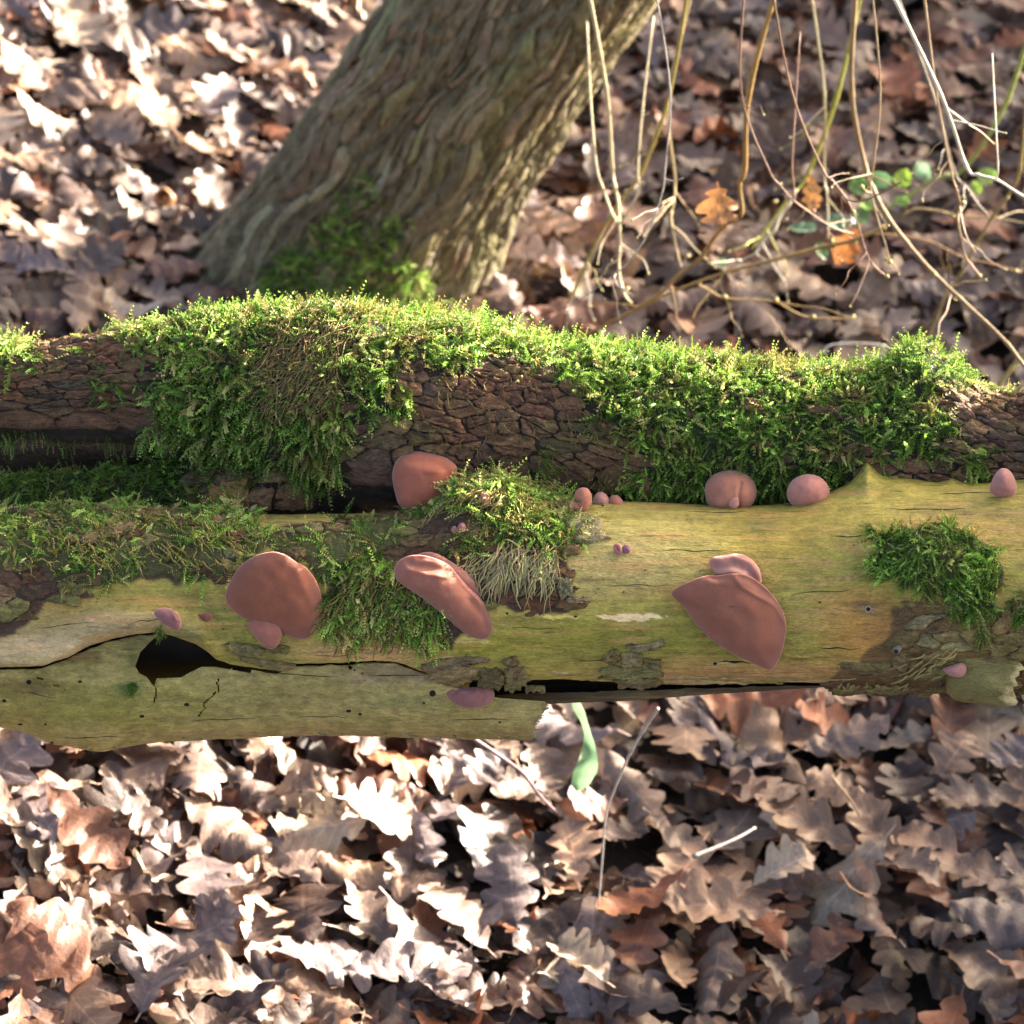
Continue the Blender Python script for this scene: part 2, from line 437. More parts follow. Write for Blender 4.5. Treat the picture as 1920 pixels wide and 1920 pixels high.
def snap_cut(px, py, dep, F, keep, curves, cols, zone, thick=.006, rimcol=(.02, .014, .009)):
    """Drop the faces cut away, move the new edge on to its outline and give that edge a thickness."""
    px, py, dep, cols = px.reshape(-1).copy(), py.reshape(-1).copy(), dep.reshape(-1), cols.reshape(-1, 3)
    Fk = F[keep]
    nv = len(px)
    usedk = np.zeros(nv, bool); usedk[Fk.ravel()] = True
    usedd = np.zeros(nv, bool); usedd[F[~keep].ravel()] = True
    b = np.where(usedk & usedd)[0]
    b = b[zone(px[b], py[b])]
    bx, by = px[b], py[b]
    best = np.full(len(b), 1e9); qx, qy = bx.copy(), by.copy()
    for c in curves:
        c = np.asarray(c, float)
        for k in range(len(c) - 1):
            a, ab = c[k], c[k + 1] - c[k]
            t = np.clip(((bx - a[0]) * ab[0] + (by - a[1]) * ab[1]) / (ab @ ab + 1e-9), 0, 1)
            x, y = a[0] + t * ab[0], a[1] + t * ab[1]
            dd = np.hypot(x - bx, y - by); m = dd < best
            best[m] = dd[m]; qx[m] = x[m]; qy[m] = y[m]
    m = best < 7
    px[b[m]], py[b[m]] = qx[m], qy[m]
    V = pix(px, py, dep)
    isb = np.zeros(nv, bool); isb[b] = True
    E = np.concatenate([Fk[:, [i, (i + 1) % 4]] for i in range(4)])
    key = np.minimum(E[:, 0], E[:, 1]) * nv + np.maximum(E[:, 0], E[:, 1])
    _, inv, cnt = np.unique(key, return_inverse=True, return_counts=True)
    E = E[(cnt[inv] == 1) & isb[E[:, 0]] & isb[E[:, 1]]]
    idx = np.unique(E); mp = np.zeros(nv, int); mp[idx] = nv + np.arange(len(idx))
    V2 = pix(px[idx], py[idx], dep[idx] + thick)
    rim = np.stack([E[:, 1], E[:, 0], mp[E[:, 0]], mp[E[:, 1]]], 1)
    return np.vstack([V, V2]), np.vstack([Fk, rim])[:, ::-1], np.vstack([cols, np.tile(rimcol, (len(idx), 1))])
def fine_curve(fn, lo, hi, st=3.0):
    x = np.arange(lo, hi, st); return np.stack([x, fn(x)], 1)

xs = axis_steps(-1300, 3200, -150, 2060, 3.5)
phis = np.concatenate([np.linspace(-math.radians(150), -math.radians(98), 14), np.linspace(-math.radians(97), math.radians(100), 262), np.linspace(math.radians(104), math.radians(200), 24)])
PXg, PHg = np.meshgrid(xs, phis, indexing='ij')
ppx, ppy, pdp = front.ppd(PXg, PHg)
V = pix(ppx, ppy, pdp)
pyn = np.where(PHg > HALF, ppy.min(1, keepdims=True), ppy)
col = wood_color(ppx, pyn)
bcol = zone_color(ppx, pyn, (78, 56, 40), [(300, 1040, 200, 40, (96, 76, 44), .6), (900, 1000, 150, 80, (110, 90, 60), .6)], 99)
bcol = bcol * (1 + 0.6 * fbm(ppx / 16., pyn / 10., 0, 12, 4))[..., None]
RIGHT_BARK = [(1690, 1125), (1760, 1115), (1860, 1140), (1990, 1120), (2120, 1300), (1560, 1300), (1560, 1262), (1620, 1240), (1660, 1190)]
def soft(poly, x, y, seed, amp, w=3.0):
    return np.mean([region_mask(poly, x + w * a, y + w * b, seed, amp) for a, b in ((0, 0), (1, .3), (-1, -.3), (.3, -.8), (-.3, .8))], 0)[..., None]
def over(c, top, m): return c * (1 - m) + top * m
rb = soft(RIGHT_BARK, ppx, pyn, 47, 14)
rcol = lin((104, 76, 48)) * (1 + 0.6 * fbm(ppx / 20., pyn / 12., 0, 13, 4))[..., None]
col = over(col, rcol, rb * .85)
col = over(col, bcol, soft(BARK_REGION_LEFT, ppx, pyn, 40, 14))
mm = np.zeros(ppx.shape, bool)
for p in FRONT_MOSS: col = over(col, lin((76, 74, 36)), soft(p, ppx, pyn, 40, 14, 4.0))
F = grid_faces(*PXg.shape)
fc_px = ppx.reshape(-1)[F].mean(1); fc_py = ppy.reshape(-1)[F].mean(1); fc_ph = PHg.reshape(-1)[F].mean(1)
cut = (fc_ph < 0.2) & (fc_ph > -math.radians(120)) & (fc_py > a_lower(fc_px)) & (fc_px < 1570)
cut |= (fc_ph <= -math.radians(120)) & (fc_px < 1570)
V, F, col = snap_cut(ppx, ppy, pdp, F, ~cut, [fine_curve(a_lower, -180, 1568)], col, lambda x, y: (y > 1150) & (x < 1575) & (x > -175), .007)
wood = build('wood_body', V, F, M_wood, fallen, col)

# dark inner wood seen through the hole and the split
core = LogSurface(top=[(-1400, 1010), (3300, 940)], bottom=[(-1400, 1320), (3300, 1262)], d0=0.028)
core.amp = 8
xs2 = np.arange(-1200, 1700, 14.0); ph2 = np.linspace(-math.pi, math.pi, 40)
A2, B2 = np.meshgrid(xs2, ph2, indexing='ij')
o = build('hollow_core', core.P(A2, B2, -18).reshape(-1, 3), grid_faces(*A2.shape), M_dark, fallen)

# ------------------------------------------------------------------ front log: the split lower shell
shell = LogSurface(top=[(-1400, 1100), (0, 1085), (400, 1075), (1000, 1078), (3300, 1078)],
                   bottom=[(-1400, 1350), (-100, 1355), (0, 1364), (45, 1372), (95, 1396), (150, 1405), (190, 1410), (215, 1404), (270, 1393), (400, 1385), (560, 1379), (640, 1380), (900, 1386), (1000, 1387), (3300, 1387)], d0=0.014, win=24)
shell.amp = 5.0
shell.bumps = [(262, -.02, 26, .16, 9, 'g'), (285, -.32, 40, .10, 7, 'g')]; shell.seed = 8
HOLE = [(300, 1189), (285, 1200), (263, 1223), (254, 1249), (261, 1262), (276, 1270), (287, 1286), (290, 1286), (293, 1272), (316, 1271), (339, 1270), (359, 1259), (378, 1250), (404, 1250), (470, 1262), (470, 1160), (300, 1160)]
xs3 = axis_steps(-1300, 1060, -150, 1060, 3.0); ph3 = np.linspace(-math.radians(165), math.radians(60), 190)
A3, B3 = np.meshgrid(xs3, ph3, indexing='ij')
spx, spy, sdp = shell.ppd(A3, B3)
SHELL_BLOBS = [(150, 1330, 220, 45, (132, 124, 56), .8), (60, 1290, 70, 14, (104, 84, 52), .7), (330, 1320, 160, 40, (142, 134, 78), .6), (560, 1300, 160, 40, (142, 128, 84), .7),
               (740, 1265, 110, 20, (142, 120, 98), .9), (850, 1325, 180, 40, (148, 132, 84), .7), (240, 1290, 30, 16, (66, 92, 46), .9), (245, 1235, 18, 22, (98, 100, 56), .8), (290, 1200, 40, 16, (150, 138, 98), .7),
               (650, 1375, 500, 10, (156, 132, 92), .6), (760, 1318, 60, 12, (112, 122, 76), .5), (130, 1228, 60, 16, (116, 92, 60), .8)]
sc = zone_color(spx, spy, (164, 150, 98), SHELL_BLOBS, 71)
sc = sc * (1 + 0.35 * fbm(spx / 14., spy / 9., 0, 33, 4) + 0.2 * fbm(spx / 80., spy / 6., 0, 34, 3))[..., None]
gr = np.clip(fbm(spx / 40., spy / 24., 0, 36, 4) * 2.5, 0, 1)[..., None] * 0.38
sc = (sc * (1 - gr) + lin((116, 112, 44)) * gr) * np.array([1.34, 1.26, 1.05])
F3 = grid_faces(*A3.shape)
cx = spx.reshape(-1)[F3].mean(1); cy = spy.reshape(-1)[F3].mean(1); cp = B3.reshape(-1)[F3].mean(1)
edge_r = np.interp(cy, [1300, 1318, 1335, 1350, 1387], [1030, 1024, 1021, 1006, 1000]) + 3 * noise(cy / 6., 0, 0, 5)
drop = ((cp > -HALF) & (cy < np.interp(cx, A_LOWER[:, 0], A_LOWER[:, 1]) + 4.0 + 2 * noise(cx / 20., 0, 0, 7)))
drop |= inside(HOLE, cx + 2.5 * noise(cx / 9., cy / 9., 0, 8), cy + 2.5 * noise(cx / 9., cy / 9., 0, 9)) & (cp > -HALF)
drop |= cx > edge_r
# the crack gap widens towards the right end of the shell
drop |= (cp > -HALF) & (cx > 800) & (cy < np.interp(cx, [800, 835, 930, 1030], [1262, 1284, 1308, 1316]))
# thin cracks in the shell
for pts in ([(288, 1285), (291, 1300), (290, 1318)], [(411, 1274), (406, 1296), (385, 1318), (376, 1343)], [(70, 1270), (120, 1292)], [(640, 1247), (676, 1262)]):
    pts = np.asarray(pts, float)
    for k in range(len(pts) - 1):
        a, b = pts[k], pts[k + 1]
        ab = b - a; t = np.clip(((cx - a[0]) * ab[0] + (cy - a[1]) * ab[1]) / (ab @ ab), 0, 1)
        dd = np.hypot(cx - a[0] - t * ab[0] + 3 * noise(cy / 8., k, 0, 3), cy - a[1] - t * ab[1])
        drop |= (dd < 1.6) & (cp > -HALF)
V, F, c = snap_cut(spx, spy, sdp, F3, ~drop, [fine_curve(lambda x: np.interp(x, A_LOWER[:, 0], A_LOWER[:, 1]) + 4 + 2 * noise(x / 20., 0, 0, 7), -150, 800), np.array(HOLE[:15]), np.array([(800, 1262), (835, 1284), (930, 1308), (1030, 1316)]), np.array([(1030, 1300), (1024, 1318), (1021, 1335), (1006, 1350), (1000, 1387)])], sc, lambda x, y: (x > -145) & (x < 1045), .005, lin((120, 106, 66)))
o = shell_obj = build('hollow_shell', V, F, M_shell, fallen, c)
tag(o, 'greyish olive wood shell with a dark hole')

# lower lip running on to the right under the crack
lip = LogSurface(top=[(-1400, 1130), (3300, 1130)], bottom=[(900, 1322), (1010, 1320), (1150, 1314), (1300, 1305), (1500, 1292), (1600, 1284), (3300, 1240)], d0=0.016, win=20)
lip.amp = 4; lip.seed = 15
xs4 = np.arange(880, 1600, 4.0); ph4 = np.linspace(-math.radians(165), -math.radians(48), 60)
A4, B4 = np.meshgrid(xs4, ph4, indexing='ij')
lp, ly, ld = lip.ppd(A4, B4)
lc = zone_color(lp, ly, (92, 78, 56), [(1200, 1308, 300, 6, (140, 122, 82), .7), (1000, 1305, 120, 10, (58, 46, 36), .8)], 17)
lc = lc * (1 + 0.6 * fbm(lp / 60., ly / 2.5, 0, 19, 3))[..., None]
F4 = grid_faces(*A4.shape)
cx = lp.reshape(-1)[F4].mean(1); cy = ly.reshape(-1)[F4].mean(1); cp = B4.reshape(-1)[F4].mean(1)
drop = (cp > -HALF) & (cy < np.interp(cx, [880, 1000, 1100, 1200, 1300, 1450, 1600], [1306, 1300, 1298, 1294, 1291, 1287, 1284]) + 3 * fbm(cx / 30., 0, 0, 4, 3))
V, F, c = snap_cut(lp, ly, ld, F4, ~drop, [fine_curve(lambda x: np.interp(x, [880, 1000, 1100, 1200, 1300, 1450, 1600], [1306, 1300, 1298, 1294, 1291, 1287, 1284]) + 3 * fbm(x / 30., 0, 0, 4, 3), 880, 1600)], lc, lambda x, y: x > 0, .004, lin((70, 56, 40)))
o = build('lower_lip', V, F, M_shell, fallen, c)
tag(o, 'thin dark strip of wood below the crack')

# ------------------------------------------------------------------ back log
back = LogSurface(
    top=[(-1400, 700), (-300, 672), (0, 655), (120, 640), (250, 622), (400, 600), (520, 586), (640, 586), (720, 594), (850, 608), (950, 626), (1050, 648), (1150, 654), (1300, 676), (1450, 690), (1550, 694), (1650, 694), (1780, 712), (1850, 732), (1920, 748), (1965, 735), (2050, 640), (2160, 560), (2500, 500), (3300, 470)],  # unseen part past the right edge raised to keep sun off the front log
    bottom=[(-1400, 860), (-300, 832), (0, 824), (250, 832), (380, 860), (480, 905), (600, 955), (800, 972), (1000, 965), (1300, 985), (1600, 1010), (1920, 1050), (3300, 1060)], d0=0.049)
back.seed = 29; back.amp = 6
back.bumps = [(1735, 1.35, 68, 0.5, 56, 'g'), (600, 1.3, 90, 0.4, 8, 'g')]
limb = LogSurface(top=[(-1400, 915), (-200, 902), (0, 898), (120, 892), (250, 882), (380, 864), (450, 838), (540, 806), (700, 820), (3300, 820)],
                  bottom=[(-1400, 1060), (0, 1050), (300, 1040), (560, 1010), (700, 960), (3300, 960)], d0=0.046)
limb.seed = 37; limb.amp = 5
BACK_MOSS = [MOSS_BACK_A, MOSS_BACK_B, MOSS_BACK_TUFT]
back.extra = moss_under(BACK_MOSS)
mossy = empty('mossy_log', pix(np.array(960.), np.array(820.), np.array(D + .11)) - [0, 0, .07])
tag(mossy, 'thick mossy log with cracked brown bark, lying behind the bare log', 'log')

def log_skin(name, surf, xs, phis, basecol, parent, mossp):
    A, B = np.meshgrid(xs, phis, indexing='ij')
    x, y, d = surf.ppd(A, B)
    yn = np.where(B > HALF, y.min(1, keepdims=True), y)
    c = lin(basecol) * (1 + 0.7 * fbm(x / 22., B * 14, 0, surf.seed, 4))[..., None]
    m = np.zeros(x.shape, bool)
    for p in mossp: m |= region_mask(p, x, yn, 40, 14)
    c = np.where(m[..., None], lin((46, 50, 22)), np.clip(c, 0.004, 1))
    return build(name, pix(x, y, d).reshape(-1, 3), grid_faces(*A.shape), M_bark, parent, c.reshape(-1, 3))
body_back = log_skin('log_body', back, axis_steps(-1300, 3200, -180, 2100, 7), np.linspace(-math.pi * .8, math.pi * 1.2, 140), (56, 41, 32), mossy, BACK_MOSS)
body_limb = log_skin('lower_limb', limb, axis_steps(-1300, 720, -180, 700, 6), np.linspace(-math.pi * .8, math.pi * 1.2, 100), (52, 38, 28), mossy, [MOSS_LIMB])

rear = LogSurface(top=[(-1400, 800), (0, 780), (300, 775), (520, 800), (3300, 800)], bottom=[(-1400, 990), (3300, 970)], d0=0.125)  # made-up dark backing, added so the gap above the lower limb looks black
rear.seed = 51
log_skin('gap_backing', rear, np.arange(-1300, 640, 14.0), np.linspace(-math.pi, math.pi, 50), (44, 33, 26), mossy, [])

# ------------------------------------------------------------------ bark plates
def clip_cell(p, nbrs, box):
    poly = box
    for q in nbrs:
        m = (p + q) / 2; nrm = q - p
        out = []
        for i in range(len(poly)):
            a, b = poly[i], poly[(i + 1) % len(poly)]
            da, db = (a - m) @ nrm, (b - m) @ nrm
            if da <= 0: out.append(a)
            if (da < 0) != (db < 0):
                t = da / (da - db); out.append(a + t * (b - a))
        poly = out
        if len(poly) < 3: return None
    return np.array(poly)

def cells(lo_u, hi_u, lo_v, hi_v, su, sv, r, jit=0.62):
    """Irregular brick-like cells, su long by sv high."""
    pts = []
    nv = int((hi_v - lo_v) / sv) + 1
    for j in range(nv):
        off = r.uniform(0, su)
        u = lo_u - su + off
        while u < hi_u + su:
            pts.append((u + r.normal() * su * jit * .5, lo_v + (j + .5) * sv + r.normal() * sv * jit * .5))
            u += su * r.uniform(.45, 1.75)
    P = np.array(pts); asp = su / sv * 0.8
    Q = P * [1 / asp, 1]
    out = []
    for i in range(len(Q)):
        dd = np.hypot(*(Q - Q[i]).T)
        idx = np.argsort(dd)[1:22]
        R = sv * 3
        box = [Q[i] + np.array(b) * R for b in ((-1, -1), (1, -1), (1, 1), (-1, 1))]
        c = clip_cell(Q[i], Q[idx], box)
        if c is None or not (lo_u <= P[i, 0] <= hi_u): continue
        out.append(c * [asp, 1])
    return out

def resample(poly, kpts, rounds=(.22, .22)):
    for cf in rounds:
        nx = np.roll(poly, -1, 0)
        poly = np.stack([poly * (1 - cf) + nx * cf, poly * cf + nx * (1 - cf)], 1).reshape(-1, 2)
    seg = np.linalg.norm(np.roll(poly, -1, 0) - poly, axis=1)
    cs = np.concatenate([[0], np.cumsum(seg)]); tot = cs[-1]
    t = np.linspace(0, tot, kpts, endpoint=False)
    pp = np.vstack([poly, poly[:1]])
    return np.stack([np.interp(t, cs, pp[:, 0]), np.interp(t, cs, pp[:, 1])], 1)

def plate_mesh(cell, gap, thick, to3d, r, kpts=18, rough=2.0, tiltmax=0.25, jag=0.09):
    """cell in (u, v); to3d(u, v, h) -> points. Returns V, faces (list), n."""
    b = resample(cell, kpts, (.07, .18))
    c = b.mean(0)
    rel = b - c
    ln = np.linalg.norm(rel, axis=1, keepdims=True) + 1e-6
    sd = r.integers(0, 9999)
    rel = rel * (1 + jag * r.normal(size=(kpts, 1)))
    shr = np.clip(1 - gap / ln, .35, 1)
    rel = rel * shr
    size = ln.mean()
    tilt = r.uniform(-tiltmax, tiltmax, 2)
    rings = [(1.0, -0.9), (0.995, 0.4), (0.96, 0.85), (0.70, 1.0), (0.35, 1.0)]
    U, Vv, H = [], [], []
    for f, h in rings:
        p = c + rel * f
        hh = thick * h
        if h > 0:
            hh = hh + thick * rough * (0.55 * noise(p[:, 0] / (size * .45), p[:, 1] / (size * .3), 0, sd) + .25 * noise(p[:, 0] / (size * .15), p[:, 1] / (size * .12), 1, sd)) * (0.6 if h < .6 else 1)
            hh = hh + thick * (rel[:, 0] * f * tilt[0] + rel[:, 1] * f * tilt[1]) / size
        U.append(p[:, 0]); Vv.append(p[:, 1]); H.append(hh if np.ndim(hh) else np.full(kpts, hh))
    U.append([c[0]]); Vv.append([c[1]]); H.append([thick * (1.05 + .3 * rough * r.normal())])
    V = (np.concatenate(U), np.concatenate(Vv), np.concatenate(H))
    if to3d is not None: V = to3d(*V)
    nr = len(rings)
    q = grid_faces(nr, kpts, wrap=True)
    base = (nr - 1) * kpts
    tri = np.array([[base + i, base + (i + 1) % kpts, nr * kpts] for i in range(kpts)])
    return V, [q, tri]

BARK_TONES = [((124, 90, 62), 4), ((114, 84, 58), 4), ((106, 78, 56), 3), ((128, 98, 66), 2), ((112, 92, 58), 1.5), ((94, 74, 56), 2)]
def tone(r, tones=BARK_TONES, jit=.10):
    w = np.array([t[1] for t in tones]); k = r.choice(len(tones), p=w / w.sum())
    return lin(tones[k][0]) * (1 + jit * r.normal()) * (1 + .05 * r.normal(size=3))

def plate_col(V, base, edge, kpts, nr=5):
    c = np.tile(base, (len(V), 1))
    x, y, z = V[:, 0], V[:, 1], V[:, 2]
    n_ = fbm(x * 70, y * 150, z * 150, 5, 4)[:, None]
    c = c * (1 + .55 * n_)
    ol = np.clip(fbm(x * 28, y * 50, z * 50, 15, 3) * 2.6 - .25, 0, 1)[:, None] * .6      # thin olive algae film
    c = c * (1 - ol) + lin((126, 112, 58)) * ol
    rd = np.clip(fbm(x * 34, y * 60, z * 60, 25, 3) * 2.6 - .4, 0, 1)[:, None] * .45      # reddish flaked spots
    c = c * (1 - rd) + lin((138, 86, 58)) * rd
    return np.clip(c, .003, 1)

def plates_on(surf, parent, region_fn, lo_u, hi_u, v_lo, v_hi, su, sv, r, thick, gap=2.2, maxn=300, name='bark_plate', tones=BARK_TONES, rref=170.0, mat=None, dens=1.0, tilt=.25):
    n_ = 0; todo = []
    for cell in cells(lo_u, hi_u, v_lo, v_hi, su, sv, r):
        c = cell.mean(0)
        _, py, _ = surf.ppd(c[0:1], c[1:2] / rref)
        if not region_fn(c[0], c[1] / rref, py[0]) or r.random() > dens: continue
        th = thick * r.uniform(.6, 1.4)
        todo.append(plate_mesh(cell, gap * r.uniform(.2, 2.8), th, None, r, kpts=22, tiltmax=tilt))
        n_ += 1
        if n_ >= maxn: break
    U = np.concatenate([t[0][0] for t in todo]); Vq = np.concatenate([t[0][1] for t in todo]); H = np.concatenate([t[0][2] for t in todo])
    P = surf.P(U, Vq / rref, H); k = 0
    for (uvh, F) in todo:
        V = P[k:k + len(uvh[0])]; k += len(uvh[0])
        build(name, V, F, mat or M_bark, parent, plate_col(V, tone(r, tones), None, 18))
    return n_

r1 = np.random.default_rng(4)
def need_back(u, ph, py):
    if u < -60 or u > 1990 or ph > 2.0 or py > 985: return False
    if 60 < u < 400 and py > 815: return False
    m = 0
    for dx, dy in ((0, 0), (22, 0), (-22, 0), (0, 16), (0, -16)):
        for p in BACK_MOSS: m += bool(inside(p, np.array([u + dx]), np.array([py + dy]))[0])
    return m < 4 or r1.random() < .12
nb = plates_on(back, body_back, need_back, -80, 2000, -80, 300, 58, 20, r1, 5.0, gap=.8)
def need_limb(u, ph, py):
    return 330 < u < 640 and py < 1000
nl = plates_on(limb, body_limb, need_limb, 330, 640, -60, 120, 66, 32, r1, 6, gap=2.0, rref=80., maxn=40)

# bare light wood showing where bark has fallen off the limb (picture 380-470, 900-945)
pw = np.array([(372, 945), (382, 918), (412, 902), (462, 894), (470, 915), (466, 950)], float)
# front log bark
r2 = np.random.default_rng(8)
FRONT_TONES = [((104, 72, 48), 3), ((120, 92, 56), 3), ((132, 108, 70), 2), ((84, 60, 44), 2), ((128, 116, 66), 2), ((148, 128, 88), 1)]
def need_front(u, ph, py):
    if not inside(BARK_REGION_LEFT, np.array([u]), np.array([py]))[0] or u < -60: return False
    m = sum(bool(inside(p, np.array([u]), np.array([py]))[0]) for p in FRONT_MOSS)
    return m == 0 or r2.random() < .25
nf = plates_on(front, wood, need_front, -80, 1090, -60, 280, 52, 20, r2, 3.6, gap=.9, maxn=180, tones=FRONT_TONES, tilt=.5)
PALE_TONES = [((142, 120, 74), 3), ((150, 130, 84), 3), ((128, 104, 64), 2), ((160, 146, 96), 1), ((112, 86, 56), 1)]
def need_right(u, ph, py):
    return inside(RIGHT_BARK, np.array([u]), np.array([py]))[0] and u < 1980 and r2.random() < .85
nr_ = plates_on(front, wood, need_right, 1560, 1990, -330, 30, 64, 22, r2, 3.8, gap=.7, maxn=80, tones=PALE_TONES, tilt=.7)

# curled bark flakes with outlines of their own
def flake(poly, th, tones, lift=2.0, kp=30, surf=front, name='bark_flake', tilt=.6):
    poly = np.asarray(poly, float)
    ph = surf.phi_at(poly[:, 0], poly[:, 1])
    cell = np.stack([poly[:, 0], ph * 170], 1)
    V, F = plate_mesh(cell, .5, th, lambda u, v, h: surf.P(u, v / 170., h + lift), r2, kpts=kp, tiltmax=tilt, jag=.10, rough=2.2)
    return build(name, V, F, M_bark, wood, plate_col(V, tone(r2, tones), None, kp))
for poly in ([(790, 1246), (830, 1232), (905, 1230), (915, 1240), (850, 1252), (800, 1254)],
             [(802, 1262), (835, 1247), (880, 1244), (902, 1256), (895, 1272), (862, 1284), (825, 1278)],
             [(900, 1252), (940, 1250), (948, 1272), (938, 1286), (895, 1284), (900, 1268)],
             [(948, 1252), (975, 1246), (990, 1262), (993, 1278), (970, 1288), (946, 1288)],
             [(940, 1236), (968, 1228), (976, 1244), (950, 1250)],
             [(985, 1284), (1024, 1286), (1020, 1294), (985, 1294)],
             [(1128, 1232), (1150, 1214), (1164, 1222), (1160, 1238), (1140, 1244)], [(1162, 1226), (1185, 1218), (1206, 1228), (1196, 1246), (1168, 1248)],
             [(1122, 1252), (1150, 1246), (1200, 1250), (1235, 1246), (1238, 1262), (1180, 1270), (1128, 1268)], [(1150, 1274), (1190, 1266), (1236, 1268), (1240, 1280), (1205, 1288), (1165, 1284)],
             [(1205, 1232), (1238, 1236), (1236, 1250), (1205, 1250)], [(1170, 1208), (1215, 1206), (1248, 1196), (1246, 1212), (1195, 1222)],
             [(425, 1204), (470, 1206), (500, 1216), (490, 1226), (440, 1226)], [(440, 1228), (520, 1238), (552, 1244), (540, 1254), (470, 1246)], [(500, 1205), (545, 1212), (540, 1224), (505, 1222)]):
    flake(poly, 4.6, PALE_TONES, kp=44, lift=3.5)
for poly in ([(1060, 980), (1100, 966), (1128, 972), (1132, 990), (1110, 1004), (1070, 1000)], [(1080, 1002), (1124, 996), (1142, 1010), (1110, 1020), (1078, 1018)],
             [(985, 905), (1020, 905), (1046, 912), (1032, 925), (1000, 930)], [(1040, 1082), (1072, 1085), (1076, 1118), (1050, 1125)], [(1060, 1120), (1108, 1118), (1110, 1130), (1065, 1132)], [(920, 1050), (965, 1045), (975, 1085), (930, 1095)], [(1010, 1060), (1045, 1062), (1046, 1095), (1012, 1100)]):
    flake(poly, 3.4, [((164, 148, 108), 2), ((150, 134, 96), 2)], lift=2.5, kp=44)
# the small exposed wood plate of the lower limb
ph = limb.phi_at(pw[:, 0], pw[:, 1])
V, F = plate_mesh(np.stack([pw[:, 0], ph * 80], 1), .5, 6, lambda u, v, h: limb.P(u, v / 80., h + 2), r2, kpts=24, rough=.3)
o = build('bare_patch', V, F, M_wood, body_limb, np.tile(lin((150, 112, 62)), (len(V), 1)))

# insect holes as discs with their inner shade as colour, the pale ring and the little tube on the bare wood
def disc_on(surf, px, py, rx, ry, mat, name, parent, h=.5, kk=14):
    t = np.linspace(0, 2 * math.pi, kk, endpoint=False)
    def ring(f, hh):
        x = px + rx * f * np.cos(t); y = py + ry * f * np.sin(t)
        return surf.P(x, surf.phi_at(x, y), hh)
    V = np.vstack([ring(1.0, -1.0), ring(1.0, h), ring(.55, h * .7), surf.P(np.array([px]), surf.phi_at(np.array([px]), np.array([py])), h * .5)])
    F = [grid_faces(3, kk, True), np.array([[2 * kk + i, 2 * kk + (i + 1) % kk, 3 * kk] for i in range(kk)])]
    return build(name, V, F, mat, parent)
for (x, y, a, b) in [(54, 1279, 5, 4.5), (8, 1314, 4, 3), (266, 1343, 4.5, 3), (350, 1321, 5, 3.2), (654, 1333, 4.8, 2.8), (675, 1339, 3.5, 2.2), (811, 1300, 6, 6), (85, 1358, 2.5, 2), (97, 1393, 3, 3), (795, 1318, 2.2, 2), (937, 1354, 2.6, 1.6), (38, 1358, 5, 1.6), (150, 1278, 4, 2.5)]:
    disc_on(shell, x, y, a, b, M_dark, 'insect_hole', shell_obj)
for (x, y, a, b) in [(951, 1150, 2.5, 2.2), (1079, 1156, 3, 2), (1341, 1244, 4, 2.5), (1130, 948, 2, 1.4), (1537, 1129, 3, 1.6)]:
    disc_on(front, x, y, a, b, M_dark, 'insect_hole', wood)

def ring_on(surf, px, py, R, rr, mat, name, parent, h=1.5):
    t = np.linspace(0, 2 * math.pi, 22, endpoint=False); s_ = np.linspace(0, 2 * math.pi, 8, endpoint=False)
    T, S = np.meshgrid(t, s_, indexing='ij')
    x = px + (R + rr * np.cos(S)) * np.cos(T); y = py + (R + rr * np.cos(S)) * np.sin(T)
    V = surf.P(x, surf.phi_at(x, y), h + rr * np.sin(S))
    n0, m0 = T.shape
    f = []
    for i in range(n0):
        for j in range(m0):
            f.append((i * m0 + j, ((i + 1) % n0) * m0 + j, ((i + 1) % n0) * m0 + (j + 1) % m0, i * m0 + (j + 1) % m0))
    return build(name, V.reshape(-1, 3), np.array(f), mat, parent)
disc_on(front, 1628, 1142, 4.6, 4.6, M_dark, 'insect_hole', fallen, h=1.0)
ring_on(front, 1628, 1142, 5.2, 1.3, M_pale, 'pale_rim', fallen, h=1.4)

# ------------------------------------------------------------------ tubes
def catmull(P, per=8):
    P = np.asarray(P, float)
    if len(P) == 2: return P[0] + np.linspace(0, 1, per * 2)[:, None] * (P[1] - P[0])
    Q = np.vstack([2 * P[0] - P[1], P, 2 * P[-1] - P[-2]])
    out = []
    for i in range(1, len(Q) - 2):
        t = np.linspace(0, 1, per, endpoint=False)[:, None]
        a, b, c, d = Q[i - 1], Q[i], Q[i + 1], Q[i + 2]
        out.append(.5 * ((2 * b) + (-a + c) * t + (2 * a - 5 * b + 4 * c - d) * t ** 2 + (-a + 3 * b - 3 * c + d) * t ** 3))
    out.append(P[-1:])
    return np.vstack(out)

def tube(C, R, k=7):
    C = np.asarray(C, float); n_ = len(C)
    R = np.broadcast_to(R, (n_,))
    T = np.gradient(C, axis=0); T /= np.linalg.norm(T, axis=1, keepdims=True) + 1e-12
    ref = np.array([.31, .9, .27]); N0 = np.cross(T, ref); N0 /= np.linalg.norm(N0, axis=1, keepdims=True) + 1e-9
    B0 = np.cross(T, N0)
    a = np.linspace(0, 2 * math.pi, k, endpoint=False)
    V = C[:, None] + R[:, None, None] * (np.cos(a)[None, :, None] * N0[:, None] + np.sin(a)[None, :, None] * B0[:, None])
    V = np.vstack([V.reshape(-1, 3), C[:1], C[-1:]])
    F = [grid_faces(n_, k, True)]
    tri = [[(i + 1) % k, i, n_ * k] for i in range(k)] + [[(n_ - 1) * k + i, (n_ - 1) * k + (i + 1) % k, n_ * k + 1] for i in range(k)]
    F.append(np.array(tri))
    return V, F

